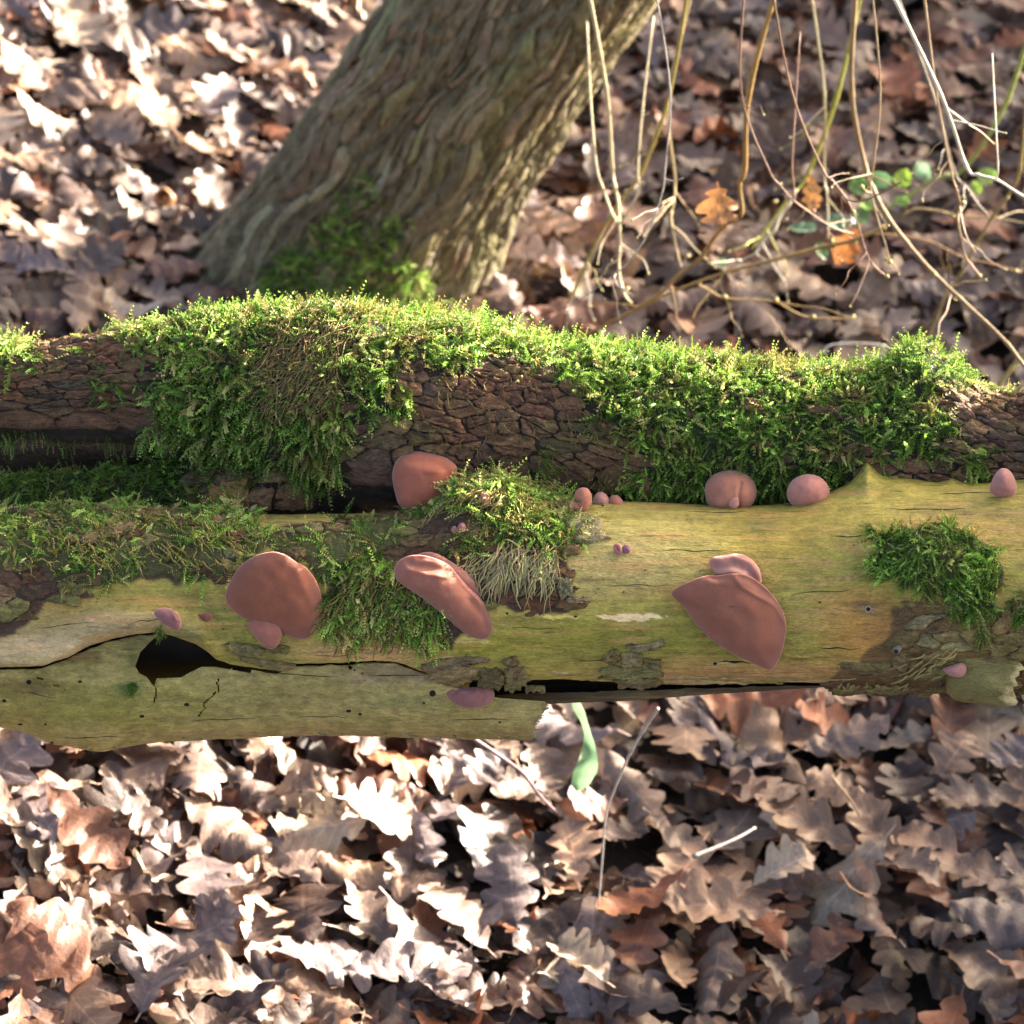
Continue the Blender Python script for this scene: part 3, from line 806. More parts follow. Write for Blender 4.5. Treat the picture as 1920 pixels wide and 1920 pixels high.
# small grey tube (a broken stub) and frayed bark fibres at the right end
dz = front.depth_at(1682, 1218)
V, F = tube(np.stack([pix(np.array(x), np.array(y), dz - e) for x, y, e in ((1690, 1208, -.004), (1684, 1215, .002), (1680, 1221, .006))]), np.array([.0022, .0024, .0024]), 10)
build('grey_stub', V, F, M_twig, fallen, np.tile(lin((128, 116, 96)), (len(V), 1)))
disc = pix(np.array(1680.), np.array(1221.5), dz - .0063)
t = np.linspace(0, 2 * math.pi, 10, endpoint=False)
build('insect_hole', np.vstack([disc + .0015 * (np.cos(t)[:, None] * RIGHT + np.sin(t)[:, None] * UP) - FWD * .0004, [disc - FWD * .0004]]), np.array([[i, (i + 1) % 10, 10] for i in range(10)]), M_dark, fallen)
rf = np.random.default_rng(3)
for i in range(46):
    if i < 26: x, y = rf.uniform(1690, 1800), 0; y = np.interp(x, [1690, 1800], [1276, 1215]) + rf.normal() * 10; dx, dy = -22, 13
    else: x, y = rf.uniform(1570, 1720), rf.uniform(1278, 1292); dx, dy = rf.uniform(-12, 6), rf.uniform(3, 9)
    dd = front.depth_at(x, min(y, 1285)) - rf.uniform(.001, .006)
    C = catmull(pix(np.array([x, x + dx * .5 + rf.normal() * 3, x + dx + rf.normal() * 4]), np.array([y, y + dy * .5 + rf.normal() * 2, y + dy + rf.normal() * 3]), np.array([dd, dd - .002, dd - .001])), 5)
    V, F = tube(C, np.linspace(.0008, .0003, len(C)), 5)
    build('bark_fibre', V, F, M_strand, fallen, np.tile(lin((168, 146, 88)) * rf.uniform(.7, 1.2), (len(V), 1)))

# broken hollow side stub at the right end of the front log
def stub():
    c0 = front.ppd(np.array([1830.]), front.phi_at(np.array([1830.]), np.array([1262.])))
    base = pix(np.array(1778.), np.array(1246.), front.depth_at(1790, 1240) + .020)
    tip = pix(np.array(1900.), np.array(1276.), front.depth_at(1850, 1250) + .002)
    ax = tip - base; Ln = np.linalg.norm(ax); ax /= Ln
    n1 = np.cross(ax, FWD); n1 /= np.linalg.norm(n1); n2 = np.cross(ax, n1)
    kk = 36; a = np.linspace(0, 2 * math.pi, kk, endpoint=False)
    prof = [(0, .004), (.02, .012), (.10, .0185), (.22, .0205), (.36, .0195), (.5, .0178), (.64, .0168), (.78, .0166), (.9, .0158), (.98, .0142), (1.0, .0122), (.95, .010), (.7, .0085), (.3, .006)]
    V, cc = [], []
    for tt, R in prof:
        jag = (.16 * noise(np.cos(a) * 1.3, np.sin(a) * 1.3, 0, 8) + .05 * noise(np.cos(a) * 5, np.sin(a) * 5, 0, 9)) * np.clip((tt - .4) / .4, 0, 1)
        rr = R * (1 + .16 * noise(np.cos(a) * 1.5, np.sin(a) * 1.5, tt * 3, 4) + .05 * noise(np.cos(a) * 5, np.sin(a) * 5, tt * 6, 14))
        V.append(base + ax * (Ln * (tt + jag))[:, None] if np.ndim(jag) else base + ax * Ln * tt)
        V[-1] = V[-1] + rr[:, None] * (np.cos(a)[:, None] * n1 + np.sin(a)[:, None] * n2)
        cc.append(np.tile(lin((134, 120, 68) if tt < .95 else (196, 178, 128)), (kk, 1)) * (1 + .45 * fbm(np.cos(a) * 3, np.sin(a) * 3, tt * 3, 6, 3))[:, None])
    return np.vstack(V), [grid_faces(len(prof), kk, True)], np.vstack(cc)
V, F, c = stub()
o = build('broken_stub', V, F, M_shell, fallen, c)
tag(o, 'broken hollow side stub with a pale splintered rim')

# dark slivers coloured as the shade in grain cracks, torn slivers and frayed fibres
def sliver(surf, x, y, ln, w, mat, name, h, colr=None, slope=0.0, sd=0):
    t = np.linspace(0, 1, 15)
    env = np.sin(math.pi * t) ** .7
    cx0 = x + ln * t; cy0 = y + slope * ln * t + 2.2 * noise(t * 4, sd, 0, 33)
    wl = w * env * (1 + .5 * noise(t * 9, sd, 1, 34)) + .15
    rows = [(cy0 - wl, -.6), (cy0 - wl * .8, h), (cy0 + wl * .3, h * 1.1), (cy0 + wl, -.6)]
    V = np.vstack([surf.P(cx0, surf.phi_at(cx0, yy), hh) for yy, hh in rows])
    c = None if colr is None else np.clip(np.tile(lin(colr), (len(V), 1)) * (1 + .3 * noise(V[:, 0] * 300, V[:, 1] * 300, V[:, 2] * 300, 3))[:, None], .004, 1)
    return build(name, V, grid_faces(4, 15), mat, shell_obj if surf is shell else wood, c)
rv = np.random.default_rng(27)
for i, (x, y, ln, w, sl) in enumerate([(1075, 1241, 120, 1.3, -.03), (1345, 1241, 62, 2.4, .02), (1530, 1214, 85, 1.5, .05), (1240, 1032, 120, .8, .0), (1480, 1115, 130, .9, -.08), (1130, 1098, 130, .8, .0), (1660, 955, 150, 1.2, .0), (1760, 925, 120, .9, .0), (960, 1178, 90, .7, .0), (60, 1180, 120, .8, -.12), (250, 1166, 60, .9, -.1), (1560, 1005, 60, 1.0, .0), (590, 1230, 90, .7, 0), (1290, 960, 110, .8, .0)]):
    sliver(front, x, y, ln, w, M_dark, 'grain_crack', .35, slope=sl, sd=i)
for i, (x, y, ln, w, sl) in enumerate([(500, 1262, 130, 1.2, .06), (690, 1264, 110, 1.1, .04), (360, 1352, 120, .7, -.03), (120, 1384, 110, .8, -.04), (560, 1345, 90, .7, .0), (840, 1350, 110, .7, .0), (40, 1296, 70, .9, .2)]):
    sliver(shell, x, y, ln, w, M_dark, 'grain_crack', .35, slope=sl, sd=40 + i)
for i in range(26):
    x = rv.uniform(1020, 1540); y = np.interp(x, A_LOWER[:, 0], A_LOWER[:, 1]) - rv.uniform(1, 14)
    sliver(front, x, y, rv.uniform(25, 90), rv.uniform(.8, 2.4), M_wood, 'wood_sliver', rv.uniform(.8, 2.2), colr=((176, 140, 88), (150, 130, 70), (190, 160, 108))[i % 3], sd=80 + i)
for i in range(18):
    x = rv.uniform(540, 780); y = rv.uniform(1208, 1236)
    sliver(front, x, y, rv.uniform(25, 80), rv.uniform(.7, 1.8), M_wood, 'wood_sliver', rv.uniform(.6, 1.4), colr=((206, 160, 104), (190, 142, 88), (216, 178, 124))[i % 3], sd=120 + i)
for i in range(60):
    if i < 42: x = rv.uniform(60, 990); y = float(shell.bot(x)) - rv.uniform(2, 7); dx, dy = rv.uniform(-14, 18), rv.uniform(0, 7)
    else: y = rv.uniform(1318, 1384); x = float(np.interp(y, [1300, 1318, 1335, 1350, 1387], [1030, 1024, 1021, 1006, 1000])) - 4; dx, dy = rv.uniform(5, 13), rv.uniform(-3, 4)
    dd = float(shell.depth_at(x, y))
    C = catmull(pix(np.array([x, x + dx * .5, x + dx]), np.array([y, y + dy * .3, y + dy]), np.array([dd + .001, dd - .001, dd + rv.uniform(-.003, .003)])), 4)
    V, F = tube(C, np.linspace(.0011, .0002, len(C)) * rv.uniform(.5, 1.2), 5)
    build('wood_fibre', V, F, M_shell, shell_obj, np.tile(lin((170, 152, 100)) * rv.uniform(.7, 1.15), (len(V), 1)))

# crumbs of bark, moss and dirt lying on the bare wood
rc = np.random.default_rng(61)
nc = 420
cx_ = np.concatenate([rc.uniform(1060, 1900, 260), rc.uniform(0, 480, 80), rc.uniform(480, 1000, 80)])
cy_ = np.concatenate([rc.uniform(955, 1275, 260), rc.uniform(1115, 1200, 80), rc.uniform(1190, 1240, 80)])
P = front.P(cx_, front.phi_at(cx_, cy_), .6)
tet = np.array([(1, 0, 0), (-.6, .8, 0), (-.5, -.8, .1), (0, 0, .8), (0, .1, -.6)])
VV, FF = [], []
for i in range(nc):
    q = rc.normal(size=(3, 3)); q, _ = np.linalg.qr(q)
    VV.append(P[i] + (tet * rc.uniform(.5, 1.3, 3)) @ q * PX * rc.choice([.8, 1.1, 1.6, 2.4], p=[.45, .3, .18, .07]))
    FF.append(np.array([[0, 1, 3], [1, 2, 3], [2, 0, 3], [1, 0, 4], [2, 1, 4], [0, 2, 4]]) + i * 5)
cc = np.repeat(np.array([lin((70, 52, 36)), lin((120, 100, 64)), lin((90, 104, 48)), lin((190, 170, 130)), lin((40, 32, 26))])[rc.integers(0, 5, nc)], 5, 0)
o = build('crumbs', np.vstack(VV), np.vstack(FF), M_bark, fallen, cc, smooth=False); o['kind'] = 'stuff'

# ------------------------------------------------------------------ tree trunk beyond the logs
t0 = np.array([-0.232, 1.06, 0.0]); tdir = np.array([.53, .02, .85]); tdir /= np.linalg.norm(tdir)
tn1 = np.cross(tdir, [0, 1, 0]); tn1 /= np.linalg.norm(tn1)          # to the right
tn2 = np.cross(tn1, tdir)
if tn2[1] > 0: tn2 = -tn2                                             # towards the camera
def trunk_P(tl, ph, h=0.0):
    tl = np.asarray(tl, float); ph = np.asarray(ph, float)
    R = .116 + .055 * np.exp(-np.clip(tl + .02, 0, 9) / .09) * (1 - .35 * np.sin(ph)) - .006 * tl
    R = R + .16 * np.exp(-np.clip(tl, -.1, 9) / .11) * np.clip(-np.sin(ph + .25), 0, 1) ** 3
    R = R + .010 * fbm(tl * 4, np.cos(ph) * 2, np.sin(ph) * 2, 3, 3) + .006 * np.cos(ph * 5 + tl * 3) + h
    # ph = 0 faces the camera, +90 deg is the right-hand side
    return t0 + tl[..., None] * tdir + R[..., None] * (np.cos(ph)[..., None] * tn2 + np.sin(ph)[..., None] * tn1)
tree = empty('leaning_tree', t0)
tag(tree, 'rough barked tree trunk leaning over behind the mossy log', 'tree')
def furrow(tl_, ph_):
    """Height of the lengthwise ridged bark."""
    w = ph_ + .10 * fbm(tl_ * 9, np.cos(ph_) * 3, np.sin(ph_) * 3, 8, 3)
    a = fbm(tl_ * 16, w * 15, 0, 71, 3)
    b = fbm(tl_ * 34, w * 30, 4, 72, 3)
    ridge_ = 1 - np.minimum(np.abs(a) * 4.2, 1)
    fine_ = 1 - np.minimum(np.abs(b) * 4.0, 1)
    return -.0085 * ridge_ ** 1.3 - .0052 * fine_ ** 1.3 + .0022 * fbm(tl_ * 120, w * 60, 2, 73, 2)
tl = np.concatenate([np.arange(-.2, -.04, .02), np.arange(-.04, .62, .0028), np.arange(.64, 2.6, .06)])
ph = np.concatenate([np.linspace(-math.pi, -1.8, 16), np.linspace(-1.78, 1.78, 280), np.linspace(1.8, math.pi, 16)])
A5, B5 = np.meshgrid(tl, ph, indexing='ij')
Vt = trunk_P(A5, B5, furrow(A5, B5))
tc = lin((112, 102, 76)) * (1 + .45 * fbm(A5 * 30, B5 * 14, 0, 5, 4) + .35 * fbm(A5 * 70, B5 * 50, 0, 6, 3))[..., None]
gm = np.clip(fbm(A5 * 10, B5 * 4, 3, 9, 3) * 2.4, 0, 1)[..., None] * .45
tc = tc * (1 - gm) + lin((122, 118, 66)) * gm
trunk_obj = build('trunk', Vt.reshape(-1, 3), grid_faces(*A5.shape), M_trunkbark, tree, np.clip(tc, .005, 1).reshape(-1, 3))
r3 = np.random.default_rng(21)
TR_TONES = [((140, 128, 98), 4), ((126, 114, 86), 4), ((158, 148, 118), 1.5), ((104, 92, 70), 2), ((136, 130, 86), 2)]
raw = [plate_mesh(cell, .0016 * r3.uniform(.5, 2.2), .0028 * r3.uniform(.5, 1.5), None, r3, kpts=26, tiltmax=.15, jag=.10, rough=1.3) for cell in cells(-.05, .6, -.19, .19, .085, .0105, r3, jit=.7) if r3.random() < .62]
U_, V_, H_ = [np.concatenate([p[0][i] for p in raw]) for i in range(3)]
P_ = trunk_P(U_, V_ / .116 + .06 * np.sin(U_ * 40 + V_ * 30), H_ + .25 * furrow(U_, V_ / .116) - .0016)
plates, k = [], 0
for uvh, F in raw:
    V = P_[k:k + len(uvh[0])]; k += len(uvh[0])
    plates.append((V, F, plate_col(V, tone(r3, TR_TONES), None, 12) * .7 + .2 * lin((130, 118, 90))))
for p in plates[:290]: build('bark_ridge', p[0], p[1], M_trunkbark, trunk_obj, p[2])

# ------------------------------------------------------------------ moss
def frond_template(seed, nodes=10, per=3):
    r = np.random.default_rng(seed)
    V, F = [], []
    bend = r.uniform(.15, .5); k = 0
    for i in range(nodes):
        t = (i + .6) / nodes
        base = np.array([bend * t * t, 0, t])
        ax = np.array([2 * bend * t, 0, 1.0]); ax /= np.linalg.norm(ax)
        e1 = np.cross(ax, [0, 1, 0]); e1 /= np.linalg.norm(e1); e2 = np.cross(ax, e1)
        for j in range(per):
            a = i * 2.4 + j * 2 * math.pi / per + r.normal() * .3
            out = math.cos(a) * e1 + math.sin(a) * e2 * .9
            ln = (.185 - .085 * t) * r.uniform(.8, 1.25); up = .55 + .5 * t + r.normal() * .12
            d = out + ax * up; d /= np.linalg.norm(d)
            sd = np.cross(d, ax); sd /= np.linalg.norm(sd) + 1e-9
            w = ln * .27
            V += [base, base + d * ln * .45 + sd * w, base + d * ln, base + d * ln * .45 - sd * w]
            F.append((k, k + 1, k + 2, k + 3)); k += 4
    return np.array(V), np.array(F)
FRONDS = [frond_template(s, nodes=n_, per=p_) for s, n_, p_ in ((1, 8, 3), (2, 9, 3), (3, 10, 3), (4, 7, 3))]
GREENS = [lin((112, 140, 56)), lin((88, 120, 44)), lin((140, 160, 80)), lin((66, 96, 36)), lin((150, 152, 94)), lin((146, 130, 80))]

def sample_surface(surf, poly, n_, r, phi_lo=-1.5, phi_hi=2.0, amp=14, pad=60, gate=None):
    poly = np.asarray(poly, float)
    lo, hi = poly[:, 0].min() - pad, poly[:, 0].max() + pad
    px = r.uniform(lo, hi, n_); ph = r.uniform(phi_lo, phi_hi, n_)
    c, rr = surf.rc(px)
    py = c - (rr + surf.disp(px, ph)) * np.where(ph > HALF, 1.0, np.sin(ph))
    ok = region_mask(poly, px, py, 40, amp)
    if gate is not None: ok &= fbm(px / 34., ph * 5, 6, 68, 2) > gate + .35 * r.random(n_)
    return px[ok], ph[ok], py[ok]

def instance(tmplV, tmplF, O, X, Y, Z, S, colr):
    """O (n,3) origins, axes (n,3), S (n,) scale."""
    n_, m = len(O), len(tmplV)
    V = O[:, None] + S[:, None, None] * (tmplV[None, :, 0:1] * X[:, None] + tmplV[None, :, 1:2] * Y[:, None] + tmplV[None, :, 2:3] * Z[:, None])
    F = tmplF[None] + (np.arange(n_) * m)[:, None, None]
    return V.reshape(-1, 3), F.reshape(-1, tmplF.shape[1]), np.repeat(colr, m, 0)

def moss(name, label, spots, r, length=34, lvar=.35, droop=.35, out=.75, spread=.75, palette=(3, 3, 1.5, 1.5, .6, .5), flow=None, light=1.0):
    """spots: list of (surf, px, phi). length in picture units."""
    O, Nn = [], []
    pxs, phs = [], []
    for surf, px, ph in spots:
        O.append(surf.P(px, ph, -1.0)); Nn.append(surf.normal(px, ph)); pxs.append(px); phs.append(ph)
    O = np.vstack(O); Nn = np.vstack(Nn); pxs = np.concatenate(pxs); phs = np.concatenate(phs)
    flip = np.sum(Nn * (O - O.mean(0)), 1) < -9
    n_ = len(O)
    tan = r.normal(size=(n_, 3))
    tan -= Nn * np.sum(tan * Nn, 1, keepdims=True); tan /= np.linalg.norm(tan, axis=1, keepdims=True)
    # neighbouring shoots lean alike, so that the mat falls in tufts
    cl = np.stack([noise(pxs / 26., phs * 7, k * 9.1, 63) for k in range(3)], 1)
    cl -= Nn * np.sum(cl * Nn, 1, keepdims=True)
    Z = Nn * out + tan * spread * r.uniform(.2, 1, (n_, 1)) + cl * .9 + np.array([0, 0, -droop])
    if flow is not None: Z = Z + np.asarray(flow)
    Z /= np.linalg.norm(Z, axis=1, keepdims=True)
    X = np.cross(Z, Nn + .01); X /= np.linalg.norm(X, axis=1, keepdims=True) + 1e-9
    X2 = np.cross(Nn, Z) * 0 + (np.array([0, 0, -1.0]) - Z * (-Z[:, 2:3]))
    X2 /= np.linalg.norm(X2, axis=1, keepdims=True) + 1e-9
    Y = np.cross(Z, X2)
    S = length * PX * np.clip(1 + lvar * r.normal(size=n_), .4, 2.0) * (1 + .35 * noise(pxs / 30., phs * 6, 1, 64))
    w = np.array(palette, float)
    base = np.array(GREENS)[r.choice(6, n_, p=w / w.sum())]
    pat = noise(pxs / 45., phs * 5, 4, 65)
    tint = 1 + .35 * pat[:, None] + .22 * r.normal(size=(n_, 1))
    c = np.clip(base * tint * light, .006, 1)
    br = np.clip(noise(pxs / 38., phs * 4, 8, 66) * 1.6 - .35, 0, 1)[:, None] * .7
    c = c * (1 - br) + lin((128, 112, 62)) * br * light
    Vs, Fs, Cs, k = [], [], [], 0
    which = r.integers(0, len(FRONDS), n_)
    for i, (tv, tf) in enumerate(FRONDS):
        s_ = which == i
        if not s_.any(): continue
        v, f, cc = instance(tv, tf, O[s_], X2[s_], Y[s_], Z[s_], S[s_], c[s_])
        cc = cc * np.tile(np.clip(.78 + .5 * tv[:, 2], .6, 1.3), s_.sum())[:, None]      # shoots darker at the base, paler at the tips
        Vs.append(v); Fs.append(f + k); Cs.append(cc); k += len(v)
    o = build(name, np.vstack(Vs), np.vstack(Fs), M_moss, None, np.vstack(Cs), smooth=False)
    return tag(o, label, 'moss', kind='stuff')

rm = np.random.default_rng(77)
def spot(surf, poly, n_, **kw):
    px, ph, _ = sample_surface(surf, poly, n_, rm, **kw)
    return (surf, px, ph)
moss('moss_mat', 'green and straw coloured moss mat on the mossy log below the tree trunk', [spot(back, MOSS_BACK_A, 13000, phi_lo=-.9, gate=-.55)], rm, palette=(3, 2.2, 2.0, 1.2, 1.6, 1.6), length=29, light=1.12)
moss('moss_mat', 'broad deep green moss mat on the mossy log, right of the bark window', [spot(back, MOSS_BACK_B, 12500, phi_lo=-.8)], rm, palette=(3.4, 3.0, 1.8, 1.2, .8, .4), length=27, light=1.12)
moss('moss_tuft', 'pale sunlit moss tuft on the mossy log at the picture edge', [spot(back, MOSS_BACK_TUFT, 1500, phi_lo=.2, phi_hi=2.2)], rm, palette=(2, 1, 3, .5, 1.5, .3), length=38)
moss('moss_mat', 'dark green moss covering the low limb under the black gap', [spot(limb, MOSS_LIMB, 5200, phi_lo=-1.2, phi_hi=1.75)], rm, palette=(2, 4, .7, 2, .3, .2), length=24)
moss('moss_fringe', 'ragged thin moss hanging under the bark above the black gap', [spot(back, MOSS_RAG, 700, phi_lo=-1.6, phi_hi=-.3, gate=-.2)], rm, palette=(1.5, 2, .5, 3, .6, 1), length=24, droop=.7)
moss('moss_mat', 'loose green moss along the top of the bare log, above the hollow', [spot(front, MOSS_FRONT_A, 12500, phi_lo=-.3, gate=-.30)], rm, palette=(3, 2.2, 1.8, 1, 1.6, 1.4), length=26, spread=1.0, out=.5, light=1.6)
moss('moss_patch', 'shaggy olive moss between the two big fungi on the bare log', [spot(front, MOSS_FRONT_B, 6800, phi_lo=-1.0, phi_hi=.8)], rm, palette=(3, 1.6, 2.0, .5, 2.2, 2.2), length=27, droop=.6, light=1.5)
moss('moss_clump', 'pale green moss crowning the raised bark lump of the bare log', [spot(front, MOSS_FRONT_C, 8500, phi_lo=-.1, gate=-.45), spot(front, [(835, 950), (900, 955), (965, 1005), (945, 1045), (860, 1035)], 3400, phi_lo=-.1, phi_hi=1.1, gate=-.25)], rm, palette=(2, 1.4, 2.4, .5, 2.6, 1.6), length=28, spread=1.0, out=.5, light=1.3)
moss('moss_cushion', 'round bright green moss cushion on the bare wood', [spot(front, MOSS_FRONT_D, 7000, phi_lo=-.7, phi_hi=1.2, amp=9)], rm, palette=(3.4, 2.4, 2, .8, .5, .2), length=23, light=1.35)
moss('moss_tuft', 'small green moss tuft on rough bark at the edge beside the cushion', [spot(front, MOSS_FRONT_E, 2600, phi_lo=-.6, phi_hi=.8, amp=9)], rm, palette=(3, 2.4, 1, 1, .5, .2), length=30)
# scattered small tufts
def tuft(surf, cx, cy, rad, n_, label, **kw):
    px = cx + rad * .5 * rm.normal(size=n_); py = cy + rad * .5 * rm.normal(size=n_)
    ok = (np.abs(px - cx) < rad * 1.3)
    return moss('moss_tuft', label, [(surf, px[ok], surf.phi_at(px[ok], py[ok]))], rm, **kw)
tuft(back, 1020, 862, 26, 70, 'lone little moss tuft on the bark between the two mats', length=30, droop=.6)
tuft(back, 1838, 872, 26, 90, 'green moss tuft on bark above the egg shaped fungus', length=30)
tuft(back, 60, 670, 40, 60, 'thin moss sprigs on dark bark below the pale tuft', length=26)
tuft(back, 170, 632, 60, 60, 'sparse pale sprigs on the bare crest of the mossy log', length=24, palette=(2, 1, 3, .5, 2, .5))
tuft(back, 205, 720, 40, 45, 'single sprigs of moss on reddish bark plates', length=30)
tuft(back, 1870, 716, 45, 90, 'yellowish moss sprigs on the log crest past the mound', length=24, palette=(1, .6, 2, .4, 3, 1.5))
tuft(back, 1130, 930, 55, 110, 'brownish moss wisps behind the little ear cluster', length=30, palette=(1, 1, .3, 1, 1, 3))
tuft(front, 300, 1182, 12, 60, 'tiny green moss fringe on the lip above the hollow', length=9)
tuft(front, 1655, 890, 14, 55, 'pale lichen like tuft behind the wooden spike', length=22, palette=(.3, .1, 2, .1, 4, 1))
tuft(shell, 250, 1290, 13, 90, 'low dark moss smear below the hollow', length=9, palette=(1, 3, 0.2, 2, .1, .1))
tuft(front, 1845, 1180, 16, 60, 'yellow green moss trailing below the cushion', length=24, droop=.8, palette=(1, .6, 2, .4, 2, 1))

# dry strands hanging from moss
def strands(name, label, items, mat, colr, r, parent=None):
    VV, FF, CC, k = [], [], [], 0
    T3 = []
    for C, R in items:
        v, f = tube(C, np.linspace(R, R * .5, len(C)), 4)
        VV.append(v); FF.append(f[0] + k); T3.append(f[1] + k); k += len(v)
        CC.append(np.tile(lin(colr) * r.uniform(.6, 1.25) * (1 + .08 * r.normal(size=3)), (len(v), 1)))
    o = build(name, np.vstack(VV), [np.vstack(FF), np.vstack(T3)], mat, parent, np.vstack(CC))
    return tag(o, label, 'moss', kind='stuff')
def strand_items(surf, n_, xr, yr, vec, ln, lift, r, rad=.0005):
    x, y = r.uniform(*xr, n_), r.uniform(*yr, n_)
    L_ = ln * r.uniform(.5, 1.3, n_); a = np.array(vec, float) + .35 * r.normal(size=(n_, 2)); a /= np.linalg.norm(a, axis=1, keepdims=True)
    t = np.linspace(0, 1, 5)[None]
    qx = x[:, None] + a[:, :1] * L_[:, None] * t + 3 * r.normal(size=(n_, 5))
    qy = y[:, None] + a[:, 1:] * L_[:, None] * t + 3 * r.normal(size=(n_, 5)) + 6 * t * t
    d = surf.depth_at(qx, qy) - lift * PX * (.4 + 1.4 * np.sin(math.pi * np.minimum(t * .9 + .05, 1))) * r.uniform(.6, 1.3, (n_, 5))
    P = pix(qx, qy, d)
    return [(catmull(P[i], 3), rad * r.uniform(.7, 1.4)) for i in range(n_)]
rs = np.random.default_rng(14)
strands('dry_moss_strands', 'straw coloured dry moss strands hanging over bare wood', strand_items(front, 170, (935, 1045), (1018, 1070), (-.25, 1), 62, 7, rs) + strand_items(front, 60, (880, 960), (1030, 1080), (-.6, 1), 50, 6, rs), M_strand, (192, 174, 118), rs)
strands('dry_moss_strands', 'tangled yellow strands over the raised bark lump', strand_items(front, 150, (815, 960), (880, 930), (-.9, .5), 55, 9, rs) + strand_items(front, 70, (950, 1060), (900, 950), (1, .4), 50, 7, rs), M_strand, (164, 150, 82), rs)
strands('dry_moss_strands', 'brown combed dry moss strands amid the mat below the trunk', strand_items(back, 330, (505, 640), (620, 760), (-.6, .55), 60, 9, rs) + strand_items(back, 120, (560, 690), (575, 640), (-.7, .6), 55, 9, rs), M_strand, (132, 112, 66), rs)
strands('dry_moss_strands', 'loose brown wisps across the moss above the hollow', strand_items(front, 160, (40, 470), (950, 1060), (.8, .4), 34, 7, rs), M_strand, (140, 124, 66), rs)
strands('dry_moss_strands', 'curling olive wisps below the shaggy moss patch', strand_items(front, 190, (640, 830), (1060, 1190), (-.5, .9), 44, 7, rs), M_strand, (138, 128, 62), rs)
strands('dry_moss_strands', 'fine brown wisps on the bark of the mossy log', strand_items(back, 90, (760, 1160), (690, 920), (.4, .8), 40, 6, rs, .0004), M_strand, (110, 92, 50), rs)
# moss at the foot of the tree
def trunk_moss():
    n_ = 5200
    tl_ = rm.uniform(-.05, .30, n_); ph_ = rm.uniform(-1.5, 1.0, n_)
    P = trunk_P(tl_, ph_); x, y = project(P)
    poly = [(430, 620), (500, 520), (545, 470), (610, 430), (660, 330), (690, 315), (720, 380), (760, 430), (745, 470), (800, 520), (800, 560), (870, 640), (430, 680)]
    ok = inside(poly, x + 18 * noise(x / 20, y / 20, 0, 5), y + 18 * noise(x / 20, y / 20, 3, 5))
    den = np.where(y < 430, .45, 1.0); ok &= rm.random(n_) < den
    tl_, ph_, P = tl_[ok], ph_[ok], P[ok]
    e = .004
    nn = np.cross(trunk_P(tl_, ph_ + e * 5) - P, trunk_P(tl_ + e, ph_) - P); nn /= np.linalg.norm(nn, axis=1, keepdims=True)
    if (nn @ FWD).mean() > 0: nn = -nn
    Z = nn * .7 + .7 * rm.normal(size=nn.shape) + [0, 0, .1]; Z /= np.linalg.norm(Z, axis=1, keepdims=True)
    X = np.cross(Z, [.3, .2, .9]); X /= np.linalg.norm(X, axis=1, keepdims=True); Y = np.cross(Z, X)
    n2 = len(P); c = np.array(GREENS)[rm.choice(6, n2, p=np.array([4, 3, 2.5, 1, .3, .5]) / 11.3)] * 1.25 * (1 + .25 * rm.normal(size=(n2, 1)))
    v, f, cc = instance(FRONDS[1][0], FRONDS[1][1], P, X, Y, Z, .017 * rm.uniform(.6, 1.4, n2), np.clip(c, .005, 1))
    return tag(build('moss_mat', v, f, M_moss, None, cc, smooth=False), 'dark green moss creeping up the foot of the leaning tree', 'moss', kind='stuff')
trunk_moss()

